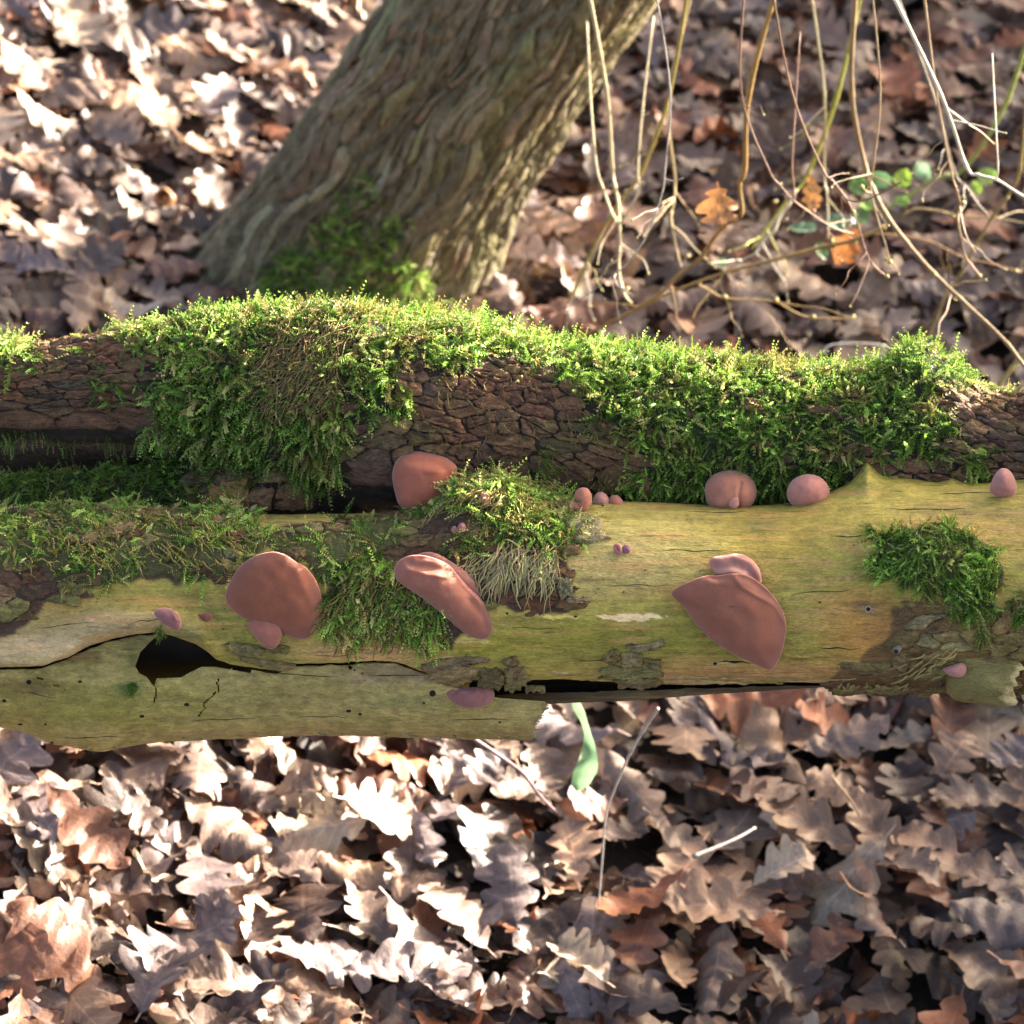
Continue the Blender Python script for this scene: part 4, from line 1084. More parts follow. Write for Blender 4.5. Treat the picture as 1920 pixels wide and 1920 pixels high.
# ------------------------------------------------------------------ jelly ear fungi
def cap_mesh(outline, depth, bulge, thick=6.0, relief=None, kp=64, rings=16, tilt=(0, 0), colr=(170, 108, 88), sharp=2.2, wav=1.0, lip=0.0):
    """A domed ear: outline in picture units at its own distance, bulging towards the viewer, hollow behind. Units: picture units."""
    b = resample(np.asarray(outline, float), kp)
    c = b.mean(0)
    rel = b - c
    size = np.linalg.norm(rel, axis=1).mean()
    Vx, Vy, Vd = [], [], []
    def add(f, h):
        p = c + rel * f
        Vx.append(p[:, 0]); Vy.append(p[:, 1]); Vd.append(h)
    fl = np.linspace(0, 1, rings + 1)[1:]; fs = .55 * fl + .45 * np.sin(fl * HALF)
    def height(p, f):
        h = bulge * (1 - f ** sharp)
        h = h + wav * (.06 * size * noise(p[:, 0] / (size * .7), p[:, 1] / (size * .7), 0, 6) + .028 * size * noise(p[:, 0] / (size * .26), p[:, 1] / (size * .26), 2, 7))
        h = h - lip * size * np.exp(-((f - .93) / .05) ** 2)
        if relief is not None: h = h + relief(p[:, 0], p[:, 1])
        return h
    for f in fs[:-1]:
        p = c + rel * f
        add(f, height(p, f))
    add(1.0, height(c + rel, .999) - thick * .15)                # rim front
    add(1.0 - .10 * thick / size, height(c + rel, .999) - thick * .9)
    for f in (.85, .6, .3):
        p = c + rel * f
        add(f, height(p, f) - thick * (1.1 + .3 * (1 - f)))
    nr = len(Vx)
    X = np.concatenate(Vx + [[c[0]], [c[0]]]); Y = np.concatenate(Vy + [[c[1]], [c[1]]])
    hc = float(np.mean(height(np.array([c]), 0.0)))
    H = np.concatenate(Vd + [[hc], [hc - thick * 1.4]])
    dep = depth + (tilt[0] * (X - c[0]) + tilt[1] * (Y - c[1])) * PX - H * PX
    V = pix(X, Y, dep)
    F = [grid_faces(nr, kp, True), np.array([[(i + 1) % kp, i, nr * kp] for i in range(kp)] + [[(nr - 1) * kp + i, (nr - 1) * kp + (i + 1) % kp, nr * kp + 1] for i in range(kp)])]
    fr = np.concatenate([np.repeat(list(fs[:-1]) + [1, 1, .85, .6, .3], kp), [0, 0]])
    cc = lin(colr) * .86 * (1 + .24 * fbm(X / (size * .5), Y / (size * .5), 0, 9, 4))[:, None]
    bloom = np.clip((fr - .62) / .38, 0, 1)[:, None] ** 1.5 * .32
    cc = cc * (1 - bloom) + lin((150, 106, 98)) * bloom          # greyish mauve bloom towards the margin
    cc[(kp * (rings - 1)):(kp * (rings + 1))] = cc[(kp * (rings - 1)):(kp * (rings + 1))] * .55 + lin((200, 154, 136)) * .45   # thin pale margin
    return V, F, cc, c

def ridge(pts, h, w):
    pts = np.asarray(pts, float)
    def f(x, y):
        best = np.full(np.shape(x), 1e9)
        for k in range(len(pts) - 1):
            a, b = pts[k], pts[k + 1]; ab = b - a
            t = np.clip(((x - a[0]) * ab[0] + (y - a[1]) * ab[1]) / (ab @ ab), 0, 1)
            best = np.minimum(best, np.hypot(x - a[0] - t * ab[0], y - a[1] - t * ab[1]))
        return h * np.exp(-(best / w) ** 2)
    return f
def total(*fs): return lambda x, y: sum(f(x, y) for f in fs)

GROUP = 'jelly ear fungi on the bare log'
def ear(label, outline, surf=front, at=None, off=12, bulge=25, stalk=None, extra=(), **kw):
    outline = np.asarray(outline, float)
    a = at if at is not None else outline.mean(0)
    depth = float(surf.depth_at(a[0], a[1])) - off * PX
    V, F, c, ctr = cap_mesh(outline, depth, bulge, **kw)
    base = pix(np.array(float(a[0])), np.array(float(a[1])), np.array(float(surf.depth_at(a[0], a[1])) + .003))
    if off < 0: base = pix(np.array(float(a[0])), np.array(float(a[1]) + 8), np.array(depth))
    root = empty('jelly_ear', base)
    tag(root, label, 'mushroom', GROUP)
    build('cap', V, F, M_jelly, root, c)
    s_ = np.array(stalk if stalk is not None else ctr, float)
    e_ = pix(np.array(s_[0]), np.array(s_[1]), np.array(depth - bulge * (.10 if off >= 0 else -.1) * PX))
    C = np.stack([base, base * .5 + e_ * .5, e_]); sz = np.linalg.norm(np.ptp(outline, axis=0)) * PX
    v, f = tube(catmull(C, 4), np.linspace(.07, .12, 9) * sz * .9, 10)
    build('stalk', v, f, M_jelly, root, np.tile(lin(kw.get('colr', (170, 108, 88))) * .7, (len(v), 1)))
    for nm, ol, off2, b2, kw2 in extra:
        ol = np.asarray(ol, float)
        v, f, c2, _ = cap_mesh(ol, depth - off2 * PX, b2, **kw2)
        build(nm, v, f, M_jelly, root, c2)
    return root
BROWN = (150, 90, 66); PINK = (184, 120, 96); MAUVE = (166, 116, 108)

ear('big round brown ear with smooth face beside the mossy bark above the crack', [(432, 1088), (450, 1060), (480, 1040), (513, 1033), (537, 1040), (552, 1052), (575, 1064), (592, 1085), (602, 1112), (604, 1140), (598, 1165), (590, 1185), (578, 1198), (560, 1199), (535, 1190), (500, 1175), (465, 1163), (440, 1148), (425, 1132), (421, 1115)],
    at=(515, 1090), off=26, bulge=22, kp=96, rings=30, thick=9, colr=BROWN, tilt=(.05, .25), relief=total(ridge([(545, 1045), (560, 1075), (590, 1150), (580, 1190)], 2.0, 8), ridge([(480, 1060), (520, 1052)], 1.2, 8)), sharp=2.6)
ear('small brown flap peeping out below the big round ear', [(460, 1170), (478, 1160), (520, 1170), (530, 1188), (523, 1208), (512, 1218), (498, 1214), (480, 1197)], at=(500, 1180), off=14, bulge=8, thick=6, colr=(168, 106, 88), kp=40, rings=9)
ear('long drooping pinkish ear with a wrinkled fold on its upper edge', [(738, 1070), (745, 1052), (766, 1041), (790, 1040), (815, 1046), (842, 1058), (860, 1080), (880, 1103), (902, 1122), (917, 1148), (925, 1178), (919, 1196), (900, 1200), (875, 1191), (846, 1166), (815, 1140), (790, 1120), (760, 1100), (742, 1086)],
    at=(825, 1110), off=23, bulge=26, kp=96, rings=30, thick=9, colr=(166, 106, 86), tilt=(.1, .25), sharp=2.4,
    relief=total(ridge([(770, 1058), (800, 1062), (830, 1070), (850, 1064)], -5, 7), ridge([(762, 1066), (800, 1078), (836, 1082), (855, 1066)], 3.0, 4), ridge([(850, 1068), (868, 1096), (892, 1120), (905, 1136)], 3.0, 4), ridge([(880, 1126), (905, 1155), (912, 1178)], -3, 6), ridge([(786, 1048), (806, 1046)], -3, 5)),
    extra=[('fold', [(778, 1040), (800, 1034), (822, 1038), (848, 1054), (872, 1070), (896, 1094), (908, 1122), (896, 1128), (868, 1108), (850, 1086), (826, 1062), (796, 1052)], -16, 14, dict(colr=(158, 104, 92), thick=6, kp=44, rings=9, lip=.04))])
ear('large warm pink dome on top of the bare log, half behind the moss', [(750, 955), (739, 920), (734, 890), (741, 864), (758, 850), (785, 845), (815, 850), (840, 860), (858, 874), (856, 896), (846, 920), (826, 950), (790, 962)],
    at=(800, 958), off=-34, bulge=40, thick=9, colr=(180, 104, 78), stalk=(795, 945), relief=total(ridge([(768, 866), (790, 864)], -4, 6), ridge([(806, 866), (826, 872), (836, 880)], -6, 8), ridge([(800, 884), (826, 884), (850, 880)], 3, 5)), sharp=2.6)
ear('small mauve tip showing above the mossy bark lump', [(893, 890), (900, 862), (912, 852), (925, 852), (940, 866), (962, 892), (940, 905), (910, 905)], at=(925, 905), off=-40, bulge=14, colr=(186, 138, 128), kp=36, rings=9, stalk=(925, 900))
ear('tiny pink oval ear on the face of the mossy bark lump', [(900, 930), (904, 923), (912, 925), (920, 934), (921, 944), (914, 950), (905, 948), (901, 940)], off=7, bulge=5, thick=3, colr=(186, 122, 112), kp=28, rings=8, relief=ridge([(908, 928), (912, 948)], 1.5, 2))
ear('tiny round bead ear, upper one of the pair on dark bark', [(858, 988), (862, 981), (869, 980), (874, 986), (873, 994), (867, 998), (860, 995)], off=9, bulge=5, thick=3, colr=(178, 122, 116), kp=24, rings=7)
ear('tiny mauve bead ear, lower one of the pair on dark bark', [(845, 994), (848, 987), (855, 986), (859, 993), (857, 1001), (849, 1002)], off=7, bulge=5, thick=3, colr=MAUVE, kp=24, rings=7)
ear('upright fan shaped pink ear with a side lobe, leftmost of the little cluster', [(1076, 929), (1080, 919), (1092, 913), (1103, 916), (1110, 928), (1110, 942), (1104, 952), (1096, 960), (1084, 960), (1084, 948), (1088, 940), (1080, 936)], at=(1092, 956), off=8, bulge=10, thick=5, colr=PINK, kp=40, rings=10, stalk=(1092, 952),
    extra=[('side_lobe', [(1062, 948), (1066, 940), (1076, 939), (1086, 944), (1092, 954), (1080, 958), (1068, 956)], 2, 6, dict(colr=PINK, thick=4, kp=28, rings=7))])
ear('small pale dome, middle one of the little cluster on the log crest', [(1110, 945), (1112, 932), (1120, 923), (1130, 922), (1139, 929), (1144, 942), (1140, 952), (1116, 952)], at=(1127, 946), off=-10, bulge=13, thick=4, colr=(198, 140, 124), kp=32, rings=9, stalk=(1127, 946))
ear('smallest rosy dome at the far end of the little cluster', [(1138, 946), (1142, 933), (1152, 927), (1162, 931), (1169, 941), (1168, 952), (1146, 952)], at=(1155, 946), off=-12, bulge=11, thick=4, colr=PINK, kp=32, rings=9, stalk=(1155, 946))
ear('wide pink dome with a vertical crease and small bud on the log crest', [(1326, 945), (1320, 922), (1324, 903), (1338, 889), (1358, 882), (1382, 882), (1402, 890), (1416, 906), (1420, 924), (1414, 942), (1400, 958), (1370, 962), (1340, 958)], at=(1370, 952), off=-16, bulge=34, thick=7, colr=PINK, stalk=(1370, 945),
    relief=total(ridge([(1389, 906), (1386, 925), (1386, 950)], -7, 3.5), ridge([(1384, 908), (1381, 925)], 2.5, 4)), sharp=2.5, extra=[('bud', [(1366, 938), (1372, 929), (1380, 929), (1386, 937), (1386, 948), (1378, 955), (1368, 952)], 30, 6, dict(colr=(198, 138, 118), thick=4, kp=24, rings=7))])
ear('plain smooth pink dome on the log crest before the wooden spike', [(1478, 940), (1474, 922), (1482, 903), (1500, 891), (1520, 888), (1540, 895), (1553, 909), (1557, 926), (1550, 942), (1530, 955), (1495, 955)], at=(1515, 945), off=-12, bulge=30, thick=7, colr=(192, 128, 112), stalk=(1515, 940), sharp=2.5)
ear('egg shaped mauve ear standing near the picture edge on the crest', [(1854, 922), (1858, 905), (1866, 888), (1878, 877), (1890, 879), (1901, 892), (1907, 910), (1905, 926), (1892, 933), (1868, 932)], at=(1880, 926), off=10, bulge=22, thick=6, colr=(174, 118, 108), stalk=(1880, 922), sharp=2.5)
ear('tiny pink cup with a dark centre on bare wood', [(1149, 1024), (1153, 1019), (1160, 1019), (1166, 1025), (1168, 1034), (1164, 1041), (1156, 1040), (1151, 1033)], off=8, bulge=5, thick=3, colr=(180, 120, 112), kp=26, rings=8, relief=ridge([(1156, 1026), (1159, 1032)], -5, 3))
ear('tiny purple cup next to the pink cup on bare wood', [(1166, 1028), (1170, 1021), (1178, 1021), (1184, 1028), (1182, 1036), (1172, 1040), (1167, 1035)], off=6, bulge=4, thick=3, colr=(146, 104, 112), kp=26, rings=8, relief=ridge([(1178, 1031), (1182, 1034)], 2, 2))
ear('largest flat brown ear with a pointed tip on the bare wood', [(1256, 1113), (1270, 1100), (1300, 1087), (1325, 1078), (1345, 1080), (1370, 1075), (1395, 1076), (1415, 1085), (1440, 1105), (1460, 1130), (1472, 1155), (1475, 1180), (1470, 1210), (1462, 1235), (1451, 1254), (1440, 1257), (1410, 1243), (1380, 1230), (1350, 1212), (1320, 1187), (1300, 1165), (1285, 1140), (1268, 1125)],
    at=(1380, 1110), off=24, bulge=17, thick=8, colr=(152, 94, 72), tilt=(.0, .22), sharp=2.8, kp=110, rings=36,
    relief=total(ridge([(1376, 1080), (1392, 1102), (1422, 1119), (1452, 1135), (1470, 1165)], 2.2, 4.0), ridge([(1390, 1080), (1424, 1100), (1458, 1130)], -3, 8), ridge([(1325, 1080), (1345, 1086), (1362, 1078)], -4, 5), ridge([(1330, 1092), (1362, 1094)], 1.6, 5)))
ear('curled pink hood above the largest flat ear', [(1329, 1052), (1336, 1044), (1356, 1042), (1376, 1037), (1396, 1040), (1414, 1052), (1426, 1070), (1429, 1092), (1421, 1098), (1400, 1090), (1372, 1082), (1342, 1080), (1333, 1066)], at=(1380, 1070), off=16, bulge=18, thick=6, colr=(186, 132, 116), kp=50, rings=13, tilt=(.0, -.35),
    relief=total(ridge([(1344, 1062), (1375, 1058), (1400, 1068), (1412, 1086)], -13, 10), ridge([(1336, 1050), (1376, 1043), (1406, 1053), (1423, 1078)], 3, 5)))
ear('small purple brown ear just above the dark hollow', [(286, 1148), (298, 1140), (320, 1140), (334, 1151), (341, 1165), (339, 1179), (331, 1183), (312, 1174), (296, 1161)], off=9, bulge=10, thick=5, colr=(150, 100, 98), kp=36, rings=10, relief=ridge([(322, 1146), (330, 1162), (338, 1164)], 2.2, 3))
ear('flat reddish young ear between the hollow and the big round ear', [(364, 1153), (380, 1149), (396, 1150), (400, 1157), (390, 1168), (376, 1164)], off=3, bulge=5, thick=4, colr=(134, 80, 66), kp=28, rings=8)
ear('lobed mauve ear hanging under bark flakes at the crack', [(833, 1291), (848, 1286), (872, 1290), (892, 1288), (912, 1286), (926, 1292), (928, 1306), (920, 1319), (900, 1326), (876, 1328), (852, 1321), (838, 1307)], surf=shell, at=(880, 1318), off=9, bulge=14, thick=6, colr=(158, 106, 98), kp=48, rings=12, stalk=(880, 1300),
    relief=total(ridge([(904, 1290), (908, 1308), (903, 1316)], -6, 4), ridge([(858, 1292), (852, 1300)], -5, 4), ridge([(868, 1296), (890, 1294), (901, 1306)], 3, 4)))
ear('small pale mauve flap under the frayed bark at the broken end', [(1764, 1254), (1780, 1249), (1800, 1242), (1810, 1246), (1813, 1256), (1808, 1268), (1795, 1271), (1778, 1266)], at=(1795, 1256), off=30, bulge=8, thick=5, colr=(186, 132, 120), kp=32, rings=9)

# ------------------------------------------------------------------ dead leaves
def blade_coords(stations, cols):
    A, B = np.meshgrid(np.linspace(0, 1, stations), np.linspace(-1, 1, cols), indexing='ij')
    return np.vstack([np.stack([B, A, 0 * A], -1).reshape(-1, 3), np.zeros((6, 3))])
def leaf_template(seed, stations=25, cols=5, curl=1.0):
    r = np.random.default_rng(seed)
    t = np.linspace(0, 1, stations)
    nl = r.uniform(3.0, 4.3)
    def half(ph):
        env = np.sin(math.pi * np.clip(t, 0, 1) ** 1.25) ** .75 * .31 + .012
        w = env * (1 - .52 * (.5 - .5 * np.cos(2 * math.pi * (nl * t) + ph)) ** 2.5) * (1 + .12 * r.normal())
        w[0] = .012; w[-1] = .015
        return w
    wl, wr = half(r.uniform(-.8, .8) + math.pi), half(r.uniform(-.8, .8) + math.pi)
    us = np.linspace(-1, 1, cols)
    W = np.where(us[None] < 0, wl[:, None], wr[:, None]) * us[None]
    Yc = t[:, None] + .28 * np.abs(W) * np.sin(math.pi * t)[:, None] + 0 * us[None]
    # petiole
    k1 = curl * r.normal() * 2.6 + r.choice([-1, 1]) * 1.2 * curl
    k2 = curl * r.normal() * 0.9
    fold = curl * r.uniform(-.1, .45)
    kk = k1 * (1 + .5 * np.sin(t * 3 + r.uniform(0, 6)))[:, None]
    kk = np.where(np.abs(kk) < .05, .05, kk)
    Xn = np.sin(kk * W) / kk
    Zn = (1 - np.cos(kk * W)) / kk + fold * np.abs(W) + .05 * curl * noise(W * 9 + 20, Yc * 7, 0, seed) + .035 * curl * noise(W * 22 + 20, Yc * 18, 0, seed + 1)
    tw = curl * r.normal() * .5 * (t - .5)[:, None]
    Xt = Xn * np.cos(tw) - Zn * np.sin(tw); Zt = Xn * np.sin(tw) + Zn * np.cos(tw)
    yy = Yc - .5
    if abs(k2) < .05: k2 = .05
    Yb = np.sin(k2 * yy) / k2 - Zt * np.sin(k2 * yy) * 0
    Zb = (1 - np.cos(k2 * yy)) / k2 + Zt
    V = np.stack([Xt, Yb, Zb], -1).reshape(-1, 3)
    F = grid_faces(stations, cols)
    # stalk
    b = len(V); b0 = V[cols // 2]
    pv = []
    for i, s_ in enumerate((0, .06, .13)):
        pv += [b0 + [-.008, -s_, .02 * s_ * 8 * s_], b0 + [.008, -s_, .02 * s_ * 8 * s_]]
    V = np.vstack([V, pv])
    F = np.vstack([F, [[b, b + 1, b + 3, b + 2], [b + 2, b + 3, b + 5, b + 4]]])
    return V, F
LEAF_COLS = {
    'grey brown': (134, 110, 96), 'tan': (164, 130, 106), 'pale buff': (188, 164, 140), 'dark brown': (78, 57, 48), 'rust orange': (160, 98, 64), 'mauve grey': (138, 118, 114), 'chestnut brown': (124, 82, 62)}
LEAF_W = np.array([5, 3.2, 1.6, 3.2, .8, 2.4, 3.0]); LEAF_W /= LEAF_W.sum()
rl = np.random.default_rng(101)
def rot_mats(yaw, tx, ty):
    cy, sy = np.cos(yaw), np.sin(yaw)
    X = np.stack([cy, sy, 0 * yaw], -1); Y = np.stack([-sy, cy, 0 * yaw], -1); Z = np.stack([0 * yaw, 0 * yaw, 1 + 0 * yaw], -1)
    # tilt about X then Y
    Y2 = Y * np.cos(tx)[:, None] + Z * np.sin(tx)[:, None]; Z2 = Z * np.cos(tx)[:, None] - Y * np.sin(tx)[:, None]
    X3 = X * np.cos(ty)[:, None] - Z2 * np.sin(ty)[:, None]; Z3 = Z2 * np.cos(ty)[:, None] + X * np.sin(ty)[:, None]
    return X3, Y2, Z3
# the mass below
nlit = 8600
templ = [leaf_template(200 + i, 18, 3, .75) for i in range(10)]
lx = rl.uniform(-1.05, 1.05, nlit); lyy = rl.uniform(-.2, 2.4, nlit)
lz = rl.uniform(.004, .035, nlit)
X, Y, Z = rot_mats(rl.uniform(0, 6.28, nlit), rl.normal(0, .28, nlit), rl.normal(0, .28, nlit))
names = list(LEAF_COLS)
ci = rl.choice(7, nlit, p=LEAF_W)
cb = .70 * np.array([lin(LEAF_COLS[k]) for k in names])[ci] * (1 + .2 * rl.normal(size=(nlit, 1))) * (.55 + .45 * (lz / .035))[:, None] ** 0
S = rl.uniform(.052, .092, nlit)
which = rl.integers(0, 10, nlit)
Vs, Fs, Cs, k = [], [], [], 0
for i, (tv, tf) in enumerate(templ):
    s_ = which == i
    v, f, c = instance(tv, tf, np.stack([lx, lyy, lz], 1)[s_], X[s_], Y[s_], Z[s_], S[s_], np.clip(cb[s_], .01, 1))
    Vs.append(v); Fs.append(f + k); Cs.append(c); k += len(v)
Bl = np.tile(blade_coords(18, 3), (nlit, 1))
V = np.vstack(Vs); V[:, 2] = np.maximum(V[:, 2], .002) + ground_z(V[:, 0], V[:, 1])
tag(build('leaf_litter', V, np.vstack(Fs), M_leafstuff, None, np.vstack(Cs), blade=Bl), 'brown oak leaf litter covering the woodland floor', 'leaves', kind='stuff')

# the leaves lying on top, one by one
hero = [leaf_template(300 + i, 27, 5, .8) for i in range(18)]
hero_me = [mesh_data('oak_leaf', v, f, M_leaf, blade=blade_coords(27, 5)) for v, f in hero]
placed = []
PLACES = [((100, 1480), 'below the hollow'), ((420, 1480), 'below the middle of the shell'), ((760, 1470), 'below the shell near its broken end'), ((1090, 1440), 'around the green strap leaf'), ((1330, 1420), 'below the largest flat ear'), ((1600, 1420), 'below the frayed bark end'), ((1850, 1450), 'below the broken stub'),
          ((100, 1800), 'at the lower edge, far left'), ((500, 1800), 'at the lower edge, left of centre'), ((960, 1780), 'at the lower edge, middle'), ((1400, 1800), 'at the lower edge, right of centre'), ((1800, 1800), 'at the lower edge, far right'),
          ((80, 550), 'just beyond the pale moss tuft'), ((350, 480), 'beside the nut husk'), ((100, 250), 'in the upper left corner'), ((450, 200), 'left of the leaning trunk near the top'), ((300, 40), 'along the top edge left of the trunk'),
          ((1000, 540), 'at the right foot of the trunk'), ((1230, 540), 'under the arching grey stem'), ((1450, 560), 'behind the broad deep green moss'), ((1650, 560), 'below the bud tipped twigs'), ((1860, 540), 'under the thick diagonal branch'),
          ((1250, 330), 'under the pale forked twig'), ((1520, 300), 'near the bramble leaves'), ((1800, 280), 'under the bright bare twig'), ((1400, 80), 'along the top edge right of the trunk'), ((1800, 60), 'in the upper right corner')]
def region_of(px, py):
    return min(PLACES, key=lambda p: (p[0][0] - px) ** 2 + (p[0][1] - py) ** 2)[1]
tries = 0
while len(placed) < 298 and tries < 40000:
    tries += 1
    if rl.random() < .42: px, py = rl.uniform(-40, 1960), rl.uniform(1310, 1935)
    else: px, py = rl.uniform(-40, 1960), rl.uniform(-10, 680)
    if py < 680 and 430 + (600 - py) * .62 < px < 900 + (600 - py) * .74: continue
    P = ground_point(px, py)
    if any((P[0] - q[0]) ** 2 + (P[1] - q[1]) ** 2 < .036 ** 2 for q in placed): continue
    placed.append((P[0], P[1]))
    k = rl.choice(7, p=LEAF_W); nm = names[k]
    o = bpy.data.objects.new('oak_leaf', hero_me[rl.integers(0, 18)])
    link(o, [P[0], P[1], ground_z(P[0], P[1]) + rl.uniform(.036, .055)])
    slope = float((ground_z(P[0] + .01, P[1]) - ground_z(P[0] - .01, P[1])) / .02)
    tilt_e = (rl.normal(0, .21), rl.normal(0, .21))
    q = Vector((0, 0, 1)).rotation_difference(Vector((-slope, 0, 1)).normalized())
    yaw = rl.uniform(0, 6.28)
    from mathutils import Euler
    o.rotation_euler = (q @ Euler((tilt_e[0], tilt_e[1], yaw)).to_quaternion()).to_euler()
    s_ = rl.uniform(.058, .102); o.scale = (s_ * rl.uniform(.9, 1.25), s_, s_ * rl.choice([-1, 1]))
    cc = np.clip(.72 * lin(LEAF_COLS[nm]) * (1 + .2 * rl.normal()), .01, 1)
    o.color = (*cc, 1)
    size = 'small' if s_ < .072 else 'large' if s_ > .088 else 'middling'
    tl_ = math.hypot(*tilt_e)
    pose = 'flat' if tl_ < .2 else 'tilted' if tl_ < .42 else 'upturned'
    tag(o, f'{size} {pose} {nm} oak leaf {region_of(px, py)}', 'leaf', 'fallen oak leaves')

# ------------------------------------------------------------------ twigs and stems
def twig(label, pts, d, r_px, colr, buds=(), sides=(), name='hazel_twig', cat='twig', group='thin twigs above the litter', bud_size=4.0, leaves=()):
    pts = np.asarray(pts, float)
    d = np.asarray(d, float) * np.ones(len(pts)) if np.ndim(d) == 0 else np.interp(np.linspace(0, 1, len(pts)), np.linspace(0, 1, len(d)), d)
    if pts[0, 1] <= 332:                          # the twig goes on upwards out of the picture
        v = pts[0] - pts[1]; v = v / np.linalg.norm(v) + [0, -.9]; v = v / np.linalg.norm(v)
        e = np.array([pts[0] + v * 120 + [rl.uniform(-15, 15), -30], pts[0] + v * 240 + [rl.uniform(-40, 40), -140]])
        pts = np.vstack([e[::-1], pts]); d = np.concatenate([[d[0] - .12, d[0] - .05], d])
    C = catmull(pix(pts[:, 0], pts[:, 1], d), 7)
    n_ = len(C)
    R = r_px * K * d.mean() * np.linspace(1.0, .62, n_) * (1 + .10 * noise(np.arange(n_) * .5, 0, 0, int(abs(pts[0, 0]))))
    R[::7] *= 1.22                                # nodes
    root = empty(name, C[-1]); tag(root, label, cat, group)
    V, F = tube(C, R, 8)
    cl = lin(colr) * (1 + .2 * noise(V[:, 0] * 90, V[:, 1] * 90, V[:, 2] * 90, 3))[:, None]
    build('stem', V, F, M_twig, root, cl)
    for sp, sr in sides:
        sp = np.asarray(sp, float)
        # depth of the fork point on the stem
        x, y = project(C); dd = (C - CAM) @ FWD
        j = np.argmin(np.hypot(x - sp[0, 0], y - sp[0, 1]))
        S_ = catmull(pix(sp[:, 0], sp[:, 1], dd[j] + np.linspace(0, -.03, len(sp))), 6); S_[0] = C[j]
        V, F = tube(S_, np.linspace(sr, sr * .7, len(S_)) * K * dd[j], 7)
        build('side_twig', V, F, M_twig, root, lin(colr) * (1 + .2 * noise(V[:, 0] * 90, V[:, 1] * 90, V[:, 2] * 90, 3))[:, None])
    if name == 'hazel_twig' and n_ > 24:
        for q in range(rl.integers(2, 5)):
            j = rl.integers(8, n_ - 5)
            ang = math.atan2(*(np.array(project(C[j + 3])) - np.array(project(C[j])))[::-1]) + rl.choice([-1, 1]) * rl.uniform(.5, 1.2)
            L_ = rl.uniform(35, 110)
            x0, y0 = project(C[j]); d0 = (C[j] - CAM) @ FWD
            tt = np.linspace(0, 1, 5)
            sx = x0 + L_ * tt * math.cos(ang) + 5 * rl.normal(size=5) * tt; sy = y0 + L_ * tt * math.sin(ang) + 10 * tt ** 2 + 4 * rl.normal(size=5) * tt
            sd = d0 + tt * rl.uniform(-.05, .05)
            S_ = catmull(pix(sx, sy, sd), 5); S_[0] = C[j]
            rr0 = min(r_px * .55, 1.7)
            V, F = tube(S_, np.linspace(rr0, rr0 * .45, len(S_)) * K * d0 * (1 + .12 * noise(np.arange(len(S_)) * .9, 0, 0, 4)), 6)
            sdw = build('side_twig', V, F, M_twig, root, lin(colr) * (1 + .2 * noise(V[:, 0] * 90, V[:, 1] * 90, V[:, 2] * 90, 3))[:, None])
            bs = 2.6 * K * d0; ax = S_[-1] - S_[-3]; ax /= np.linalg.norm(ax)
            V, F = tube(S_[-1] + ax * (np.array([-.8, -.2, .5, 1.3]) * bs)[:, None], np.array([.4, .9, .8, .1]) * bs, 7)
            build('bud', V, F, M_twig, sdw, np.tile(lin((166, 152, 88)), (len(V), 1)))
    x, y = project(C); dd = (C - CAM) @ FWD
    for b in buds:
        j = np.argmin(np.hypot(x - b[0], y - b[1])); dep = min(dd[j], dd.max())
        p = pix(np.array(float(b[0])), np.array(float(b[1])), np.array(dep))
        ax = p - C[j]; 
        if np.linalg.norm(ax) < 1e-4: ax = C[-1] - C[-4]
        ax = ax / np.linalg.norm(ax); s_ = bud_size * K * dep
        cs = p + ax * (np.array([-.9, -.4, .2, .8, 1.3]) * s_)[:, None]
        V, F = tube(cs, np.array([.45, .95, 1.0, .65, .1]) * s_, 8)
        build('bud', V, F, M_twig, root, np.tile(lin((172, 160, 92)), (len(V), 1)))
    return root
PALE = (186, 172, 134); BRN = (150, 118, 66); OLV = (140, 124, 62); GRY = (150, 138, 120); RBR = (132, 100, 80)
twig('pale forked twig with three prongs beside the trunk', [(1148, 315), (1152, 345), (1159, 380), (1161, 420), (1162, 460), (1160, 500), (1164, 532), (1173, 556), (1184, 568)], 2.35, 3.6, PALE, sides=[([(1157, 417), (1145, 395), (1130, 352), (1118, 312), (1108, 200), (1100, 40)], 3.0), ([(1163, 422), (1180, 394), (1197, 358), (1196, 312), (1205, 200), (1225, 30)], 2.7)], buds=[(1176, 541)])
twig('thin grey arching stem crossing the pale forked twig', [(1247, 315), (1243, 355), (1228, 405), (1205, 455), (1175, 495), (1155, 512), (1130, 531), (1100, 553), (1055, 582), (1008, 618)], [2.05, 2.15], 1.7, (168, 160, 150), sides=[([(1246, 335), (1262, 339), (1280, 334)], 1.3), ([(1155, 512), (1152, 522), (1160, 537), (1172, 542), (1180, 551)], 1.2)])
twig('olive slanting stem left of the pale forked twig', [(1205, 318), (1165, 375), (1130, 430), (1100, 490), (1078, 540), (1058, 580)], [2.35, 2.45], 3.6, OLV)
twig('faint slim stem under the olive slanting stem', [(1145, 392), (1118, 465), (1095, 515), (1080, 545), (1066, 590), (1056, 632)], [2.6, 2.7], 2.3, GRY)
twig('short upright budded twig dropping to the brown branch', [(1265, 330), (1263, 380), (1258, 402), (1263, 440), (1271, 478), (1277, 500)], 2.45, 2.7, (170, 150, 108), buds=[(1258, 399), (1290, 480)], sides=[([(1274, 492), (1284, 486), (1290, 480)], 1.8)])
b5 = twig('stout brown branch sloping down to the moss with a kinked top', [(1396, 315), (1386, 345), (1390, 400), (1360, 422), (1340, 445), (1312, 485), (1270, 518), (1240, 548), (1190, 580), (1140, 606), (1095, 630)], [2.25, 2.4], 4.8, BRN, buds=[(1322, 470)])
